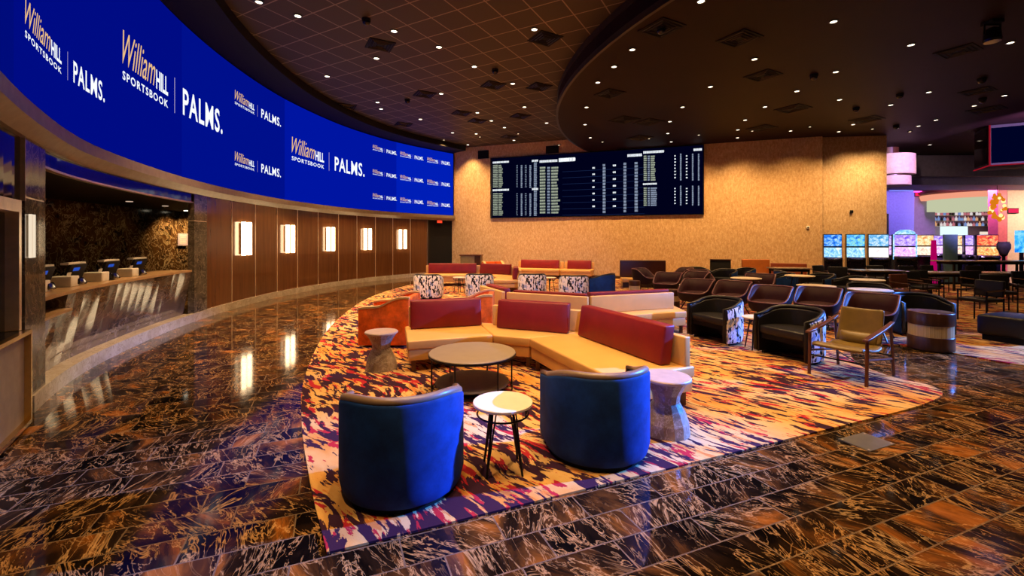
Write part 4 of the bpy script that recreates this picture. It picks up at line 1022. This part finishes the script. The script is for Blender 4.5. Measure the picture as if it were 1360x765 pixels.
# ------------------------------------------------------------------ slot machines
def slot_art(name, a, b, c, s=1.3, sc=9):
    t = NT(name); v = t.coord(which='Object'); n1 = t.noise(v, sc, 3, .7, .6)
    col = t.ramp(n1, [(.32, a), (.5, b), (.68, c)])
    t.base((0, 0, 0)); t.set(Emission_Strength=s, Roughness=.3); t.l(col, t.b.inputs['Emission Color']); return t.m
ART = {'blue': (slot_art('blue_slot_picture', (.0, .03, .35), (.03, .25, .9), (.6, .85, 1)), slot_art('cyan_slot_picture', (.05, .25, .8), (.25, .6, 1), (.9, .95, 1))),
       'green': (slot_art('green_slot_picture', (.02, .1, .5), (.1, .5, .9), (.5, .8, .15)), slot_art('teal_slot_picture', (.05, .25, .8), (.3, .65, .9), (.9, 1, .9))),
       'white': (slot_art('pale_slot_picture', (.02, .2, .5), (.2, .5, .8), (.95, .9, .8)), slot_art('cream_slot_picture', (.7, .6, .6), (.9, .85, .85), (1, .95, .9))),
       'violet': (slot_art('violet_slot_picture', (.15, .05, .8), (.45, .3, 1), (.9, .75, 1)), slot_art('lilac_slot_picture', (.3, .15, .9), (.9, .45, .8), (1, .85, .95))),
       'red': (slot_art('red_slot_picture', (.45, .0, .02), (1, .12, .03), (1, .7, .25)), slot_art('amber_slot_picture', (.7, .02, .03), (1, .4, .05), (1, .85, .4))),
       'gold': (slot_art('gold_slot_picture', (.6, .2, .05), (1, .6, .25), (1, .9, .7)), slot_art('peach_slot_picture', (.8, .3, .3), (1, .75, .55), (1, .95, .9)))}
def slot(label, px, Y, kind, w_=.62, h=1.92, rz=0.0, topper=False, zb_=0.0):
    q = U(px, Y); t = thing('slot_machine', label, 'slot machine', (q.x, q.y, zb_), R(-30), 'slot machines beyond the lounge'); k = h/1.92
    bm = NB(); box(bm, (0, .12, .55*k), (w_, .5, 1.1*k)); box(bm, (0, .2, 1.5*k), (w_, .34, .84*k)); obj('cabinet', bm, M['cabinet'], t, bev=.02)
    bm = NB(); box(bm, (0, .022, 1.69*k), (w_*.93, .02, .40*k)); obj('upper_screen', bm, ART[kind][0], t)
    bm = NB(); box(bm, (0, .015, 1.26*k), (w_*.93, .02, .36*k), rx=R(-8)); obj('lower_screen', bm, ART[kind][1], t)
    bm = NB(); box(bm, (0, -.18, 1.0*k), (w_*.9, .22, .07), rx=R(-12)); obj('button_deck', bm, M['blackgloss'], t, bev=.01)
    bm = NB(); box(bm, (0, -.2, 1.04*k), (w_*.6, .1, .012), rx=R(-12)); obj('lit_buttons', bm, ART['violet'][0] if kind != 'red' else ART['red'][0], t)
    if topper:
        bm = NB(); lathe(bm, [(w_*.45, 1.92*k), (w_*.42, 2.0*k), (w_*.2, 2.09*k)], 24); obj('topper', bm, ART['blue'][1], t)
        for sx in (-1, 1):
            bm = NB(); box(bm, (sx*w_*.49, .0, 1.45*k), (.04, .04, .95*k)); obj('lit_edge', bm, ART['blue'][1], t)
slot('blue lit slot machine nearest the projecting papered wall corner', 1106, 15.6, 'blue', .54)
slot('slot machine with blue picture and green stripe, second from the left', 1136.5, 15.6, 'green', .54)
slot('slot machine with blue over cream screens, third from the left', 1167, 15.6, 'white', .58)
slot('narrow violet slot machine just past the papered wall', 1184, 18.6, 'violet', .5)
slot('violet slot machine with white lit edges and crown topper', 1202, 16.6, 'violet', .66, topper=True)
slot('gold and peach slot machine right of the crowned one', 1226, 18.0, 'gold', .68)
slot('violet slot machine left of the tall teal panel', 1247, 20.2, 'violet', .5)
slot('peach lit slot machine right of the teal panel', 1275, 19.6, 'gold', .5)
slot('violet slot machine left of the red glowing machine', 1293, 18.4, 'violet', .5)
slot('red and amber glowing slot machine by the rose column', 1312, 17.6, 'red', .64)
for px, lab in ((1219, 'narrow magenta lit pillar light between slot machines'),):
    pass
q = U(1240, 17.0); t = thing('light_pillar', 'slim magenta glowing pillar between the gold and violet slot machines', 'light', (q.x, q.y, 0))
bm = NB(); lathe(bm, [(.11, 0), (.10, .3), (.085, 1.4), (.07, 1.7)], 16); obj('shaft', bm, glow('magenta_glow', (.5, .0, .12), .8), t); bm = NB(); lathe(bm, [(.14, 0), (.14, .05)], 16); obj('foot', bm, M['black'], t)
q = U(1262, 17.2); t = thing('teal_panel', 'tall pale teal screen panel standing among the slot machines', 'panel', (q.x, q.y, 0))
bm = NB(); box(bm, (0, 0, 1.0), (.52, .08, 1.84)); obj('panel', bm, plain('teal_grey_panel', (.16, .36, .44), .5), t, bev=.01); bm = NB(); box(bm, (0, 0, .04), (.6, .4, .08)); obj('foot', bm, M['black'], t)
q = U(1333, 16.5); t = thing('dark_urn', 'dark round urn on a black stand in front of the rose column', 'urn', (q.x, q.y, 0))
bm = NB(); lathe(bm, [(.1, 1.15), (.13, 1.25), (.19, 1.4), (.19, 1.55), (.15, 1.62), (.17, 1.64)], 24); obj('bowl', bm, plain('grey_glazed_pot', (.12, .12, .13), .2), t, smooth=True); bm = NB(); lathe(bm, [(.2, 0), (.2, .04), (.05, .08), (.05, 1.1), (.11, 1.15)], 20); obj('stand', bm, M['black'], t)
q = U(1358, 16.5); t = thing('blue_display', 'bright cyan and blue display at the right edge behind the tables', 'screen', (q.x, q.y, 0), R(-10))
bm = NB(); box(bm, (0, 0, 1.65), (.46, .05, .82)); obj('display', bm, slot_art('cyan_display_picture', (0, .15, .8), (.05, .5, 1), (.5, .9, 1), 1.1, 3), t); bm = NB(); box(bm, (0, .04, 1.0), (.1, .06, 2.0)); box(bm, (0, .0, .03), (.5, .4, .06)); obj('stand', bm, M['black'], t)

# ------------------------------------------------------------------ the casino hall beyond
def wpanel(name, px0, px1, Y, z0, z1, mat, th=.2):
    a, b = U(px0, Y), U(px1, Y); bm = NB(); box(bm, ((a.x+b.x)/2, Y+th/2, (z0+z1)/2), (b.x-a.x, th, z1-z0)); o = obj(name, bm, mat); o['kind'] = 'structure'; return o
wpanel('wall_hall_blue', 1150, 1214, 27, 0, 4.7, M['bluewall'])
wpanel('wall_hall_rose', 1210, 1242, 28.5, 0, 4.8, M['lavwall'])
wpanel('wall_hall_back', 1236, 1500, 30, 0, 4.9, M['lavwall'])
wpanel('wall_hall_beige', 1338, 1500, 24, 0, 4.7, M['beigewall'])
wpanel('trim_5', 1325.5, 1337.5, 23.5, 0, 4.7, plain('rose_red_column', (.60, .10, .16), .5), .5)
wpanel('wall_soffit', 1177, 1500, 20.95, 4.72, ZC, M['lavwall'], .3)
wpanel('trim_6', 1177, 1500, 21.3, 4.35, 4.74, plain('violet_cornice', (.26, .22, .52), .6), 2.2)
bm = NB(); box(bm, (28, 26.5, 5.0), (34, 11, .1)); obj('ceiling_hall', bm, plain('hall_ceiling_mauve', (.30, .22, .42), .7))['kind'] = 'structure'
wpanel('door_3', 1178, 1180.5, 26.8, 0, 3.3, M['black'], .1)
# ivory drum hung at the wall end
t = thing('ceiling_drum', 'ivory two tier drum bulkhead hanging at the end of the papered wall', 'bulkhead', (U(1178, 19.4).x, 19.4, 0))
bm = NB(); lathe(bm, [(.95, 4.5), (.95, 5.35)], 48); obj('upper_tier', bm, M['drum'], t, bev=.01); bm = NB(); lathe(bm, [(.80, 4.05), (.80, 4.44)], 48); obj('lower_tier', bm, M['drum'], t, bev=.01); bm = NB(); lathe(bm, [(.76, 4.44), (.76, 4.5)], 48); obj('dark_joint', bm, M['darkwood'], t); bm = NB(); lathe(bm, [(.4, 5.35), (.4, ZL)], 32); obj('neck', bm, M['darkwood'], t)
t = thing('wall_washer', 'small ceiling spotlight added to warm the ivory drum', 'light', (14.6, 17.9-1.6, ZL), 0, 'ceiling spotlights by the projecting wall')  # lamp added so the drum reads warm instead of violet
bm = NB(); lathe(bm, [(.07, -.02), (.075, 0)], 16); obj('body', bm, M['black'], t); bm = NB(); lathe(bm, [(.035, -.026), (.035, -.02)], 16); obj('lens', bm, glow('small_warm_lens', (1, .8, .5), 1.5), t)
spot('lamp', (14.6, 16.3, ZL-.05), (16.6, 19.0, 4.6), 230, (1, .7, .42), 60, .8, .05, t)
# bar canopy
c = U(1290, 27.2)
t = thing('bar_canopy', 'round bar canopy with copper rim and glowing cream underside hung on two rods', 'canopy', (c.x, c.y, 0))
bm = NB(); lathe(bm, [(2.3, 4.5), (2.48, 4.62), (2.48, 4.75), (2.2, 4.86)], 64); obj('canopy_top', bm, plain('dark_copper', (.14, .03, .02), .4), t)
bm = NB(); lathe(bm, [(2.3, 4.2), (2.4, 4.5)], 64); obj('copper_rim', bm, glow('coral_cove_glow', (1, .38, .24), .9), t)
bm = NB(); lathe(bm, [(2.0, 3.5), (2.0, 4.2)], 64); obj('shade_ring', bm, glow('cream_lit_shade', (.72, .76, .5), .75), t)
for dx in (-1.35, .05):
    bm = NB(); tube(bm, [(dx, -1.7, 4.8), (dx, -1.7, 5.0)], .03); obj('hanging_rod', bm, M['black'], t)
# bottles on the bar
bb = thing('back_bar', 'lit back bar with display shelves under the round canopy', 'bar', (U(1278, 29.3).x, 29.3, 0))
bm = NB(); box(bm, (0, 0, .55), (3.6, .6, 1.1)); obj('counter', bm, M['darkwood'], bb)
for z in (2.62, 2.97, 3.32):
    bm = NB(); box(bm, (0, .1, z), (4.3, .3, .03)); obj('shelf', bm, M['divider'], bb)
bm = NB(); box(bm, (0, .3, 2.3), (4.4, .06, 2.9)); obj('back_panel', bm, plain('dusky_back_panel', (.42, .25, .36), .4), bb)
bm = NB(); box(bm, (-.95, -.4, 2.3), (1.75, .06, .6)); obj('lit_menu', bm, glow('white_cyan_menu', (.75, .95, 1), 1.1), bb)
bm = NB(); box(bm, (1.05, -.4, 2.1), (.6, .06, .3)); obj('lit_menu', bm, glow('warm_menu', (1, .85, .7), .9), bb)
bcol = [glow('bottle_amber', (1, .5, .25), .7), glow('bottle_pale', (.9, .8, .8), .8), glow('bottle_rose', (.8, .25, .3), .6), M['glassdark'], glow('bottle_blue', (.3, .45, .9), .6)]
for i in range(66):
    x = -2.05+4.1*(i % 22)/21; z = (2.636, 2.986, 3.336)[i//22]
    bm = NB(); hh = random.uniform(.22, .32); lathe(bm, [(.065, 0), (.065, hh*.6), (.018, hh*.75), (.018, hh)], 8)
    o = obj('bottle', bm, random.choice(bcol)); o.location = (bb.location.x+x+random.uniform(-.02, .02), bb.location.y+.1, z)
    tag(o, 'small glinting bottle on the ' + ('lowest', 'middle', 'top')[i//22] + ' shelf of the lit back bar', 'bottle', 'bottles on the ' + ('lowest', 'middle', 'top')[i//22] + ' back bar shelf')
# amber chandelier
q = U(1324.5, 21.5); t = thing('amber_chandelier', 'amber glass cluster chandelier hanging in front of the bar', 'chandelier', (q.x, q.y, 0))
bm = NB(); tube(bm, [(0, 0, 3.9), (0, 0, 5.0)], .012, 6); obj('cord', bm, M['black'], t)
amb = [glow('amber_glass', (.9, .25, .01), .8), glow('bright_amber_glass', (1, .75, .3), 1.3)]
for i in range(46):
    a = random.uniform(0, 6.28); zz = random.uniform(-.62, .62); rr_ = .30*math.sqrt(max(.05, 1-(zz/.7)**2))*random.uniform(.5, 1)
    bm = NB(); bmesh.ops.create_icosphere(bm, subdivisions=2, radius=random.uniform(.05, .095), matrix=Matrix.Translation((rr_*math.cos(a), rr_*math.sin(a), 3.3+zz)) @ Matrix.Diagonal((1, 1, 1.3, 1)))
    obj('glass_globe', bm, amb[i % 5 == 0], t, smooth=True)
for px, py, Y, lab in ((1344.5, 280, 23.95, 'small red lit exit sign on the beige wall at the right edge'), (1220, 258, 28.45, 'small pink red lit sign high on the lilac wall left of the bar')):
    q = U(px, Y); t = thing('exit_sign', lab, 'sign', (q.x, q.y, EYE+(CY-py)*Y/F))
    bm = NB(); box(bm, (0, 0, 0), (.6, .1, .3)); obj('casing', bm, M['black'], t, bev=.01); bm = NB(); box(bm, (0, -.055, 0), (.52, .01, .22)); obj('lit_face', bm, glow('pink_red_glow', (1, .03, .12), .9), t)
# cove light strips of the hall, then added area lamps for its walls
for (px0, px1, Y, z, col, s, lab) in ((1214, 1325, 28.2, 4.78, (1, .05, .45), 6.0, 'magenta cove light strip above the bar'), (1182, 1212, 26.7, 4.68, (.2, .25, 1), 1.5, 'blue cove light strip over the blue wall'),):
    a, b = U(px0, Y), U(px1, Y); bm = NB(); box(bm, ((a.x+b.x)/2, Y, z), (b.x-a.x, .1, .06)); o = obj('cove_light', bm, glow('cove_' + str(px0), col, s)); tag(o, lab, 'light')
def area(name, loc, target, size, energy, color, label):  # fill lamp with a housing, added to colour the hall walls
    t = thing(name, label, 'light', loc)
    bm = NB(); box(bm, (0, 0, .03), (size, size*.3, .05)); obj('housing', bm, M['black'], t)
    d = bpy.data.lights.new('lamp', 'AREA'); d.energy = energy; d.color = color; d.size = size
    o = bpy.data.objects.new('lamp', d); COL.objects.link(o); o.parent = t; o.location = (0, 0, -.03)
    o.rotation_euler = (Vector(target)-Vector(loc)).to_track_quat('-Z', 'Y').to_euler()
area('hall_fill_light', (25, 24, 4.9), (25, 28, 0), 1.6, 650, (.85, .45, 1), 'added lilac fill light in the hall beyond the lounge')
area('hall_fill_light', (20.5, 24.5, 4.9), (20, 28, 1), 1.4, 260, (.3, .35, 1), 'added blue fill light in the hall before the blue wall')
area('hall_fill_light', (28.6, 20.4, 4.3), (28.6, 25, 2.2), 1.0, 600, (1, .68, .5), 'added warm fill light in the hall before the beige wall')
track_head(Vector((16, 12.0, ZL)), 'unseen violet spot added over the dining tables to tint the soffit', (21, 21, 5.0), 7000, (.66, .36, .95), 80)  # added lamp out of view, tints the hall soffit violet

# hanging screen box top right
t = thing('hanging_screen_cluster', 'black hanging cluster of dark screens with red lit edges at the top right', 'screens', (18.15, 15.2, 0), R(-30))
bm = NB(); box(bm, (0, 0, 4.97), (3.0, 1.3, 1.42)); obj('casing', bm, M['black'], t, bev=.02)
for x in (-.74, .74):
    bm = NB(); box(bm, (x, -.665, 4.97), (1.4, .03, 1.2)); obj('screen', bm, glow('navy_hanging_screen', (.0, .001, .018), 1), t)
bm = NB(); box(bm, (-1.515, 0, 4.97), (.03, 1.05, 1.2)); obj('screen', bm, M['glassdark'], t)
bm = NB(); box(bm, (-1.49, -.67, 4.97), (.035, .04, 1.42))
for z in (4.28,): box(bm, (0, -.67, z), (2.98, .035, .035)); box(bm, (-1.51, 0, z), (.035, 1.3, .035))
obj('red_edge_light', bm, glow('red_led_edge', (.55, .01, .03), .45), t)
bm = NB(); box(bm, (0, 0, 5.69), (1.6, .5, .02)); obj('ceiling_mount', bm, M['black'], t)
# floor plate and the brass framed divider at the left edge
q = G(1151, 587); t = thing('floor_access_plate', 'flat grey metal access plate set in the marble floor at the right', 'floor plate', (q.x, q.y, 0.0), math.atan2(.375, .927))
bm = NB(); box(bm, (0, 0, .003), (.34, .24, .006)); obj('plate', bm, plain('brushed_grey_plate', (.20, .19, .17), .3, .5), t); bm = NB()
for sx in (-1, 1):
    for sy in (-1, 1): lathe(bm, [(.008, .006), (.008, .008)], 10, (sx*.15, sy*.1))
obj('screws', bm, M['divider'], t)
A_ = Vector((-4.44, 4.08)); B_ = Vector((-3.3, 2.42)); d = (B_-A_).normalized(); nrm = Vector((-d.y, d.x))
if nrm.x < 0: nrm = -nrm
ctr = (A_+B_)/2
t = thing('low_divider_cabinet', 'low grey panelled cabinet with bright brass frame at the left edge', 'cabinet', (ctr.x, ctr.y, 0), math.atan2(d.y, d.x))
Lh = (B_-A_).length/2; sgn = 1 if (Matrix.Rotation(math.atan2(d.y, d.x), 2) @ Vector((0, 1))).dot(nrm) > 0 else -1
bm = NB(); box(bm, (0, -sgn*.22, .45), (Lh*2-.02, .40, .84)); obj('body', bm, plain('grey_bronze_panel', (.30, .235, .18), .45), t)
bm = NB(); f0 = sgn*0.0
for z in (.045, .865): box(bm, (0, f0-sgn*.0, z), (Lh*2, .05, .035)); box(bm, (-Lh+.018, -sgn*.22, z), (.035, .44, .035))
for x in (-Lh+.018, Lh-.018): box(bm, (x, f0, .455), (.035, .05, .85))
obj('brass_frame', bm, M['brass'], t); bm = NB(); box(bm, (0, -sgn*.22, .872), (Lh*2-.06, .38, .012)); obj('dark_top', bm, M['blackgloss'], t)
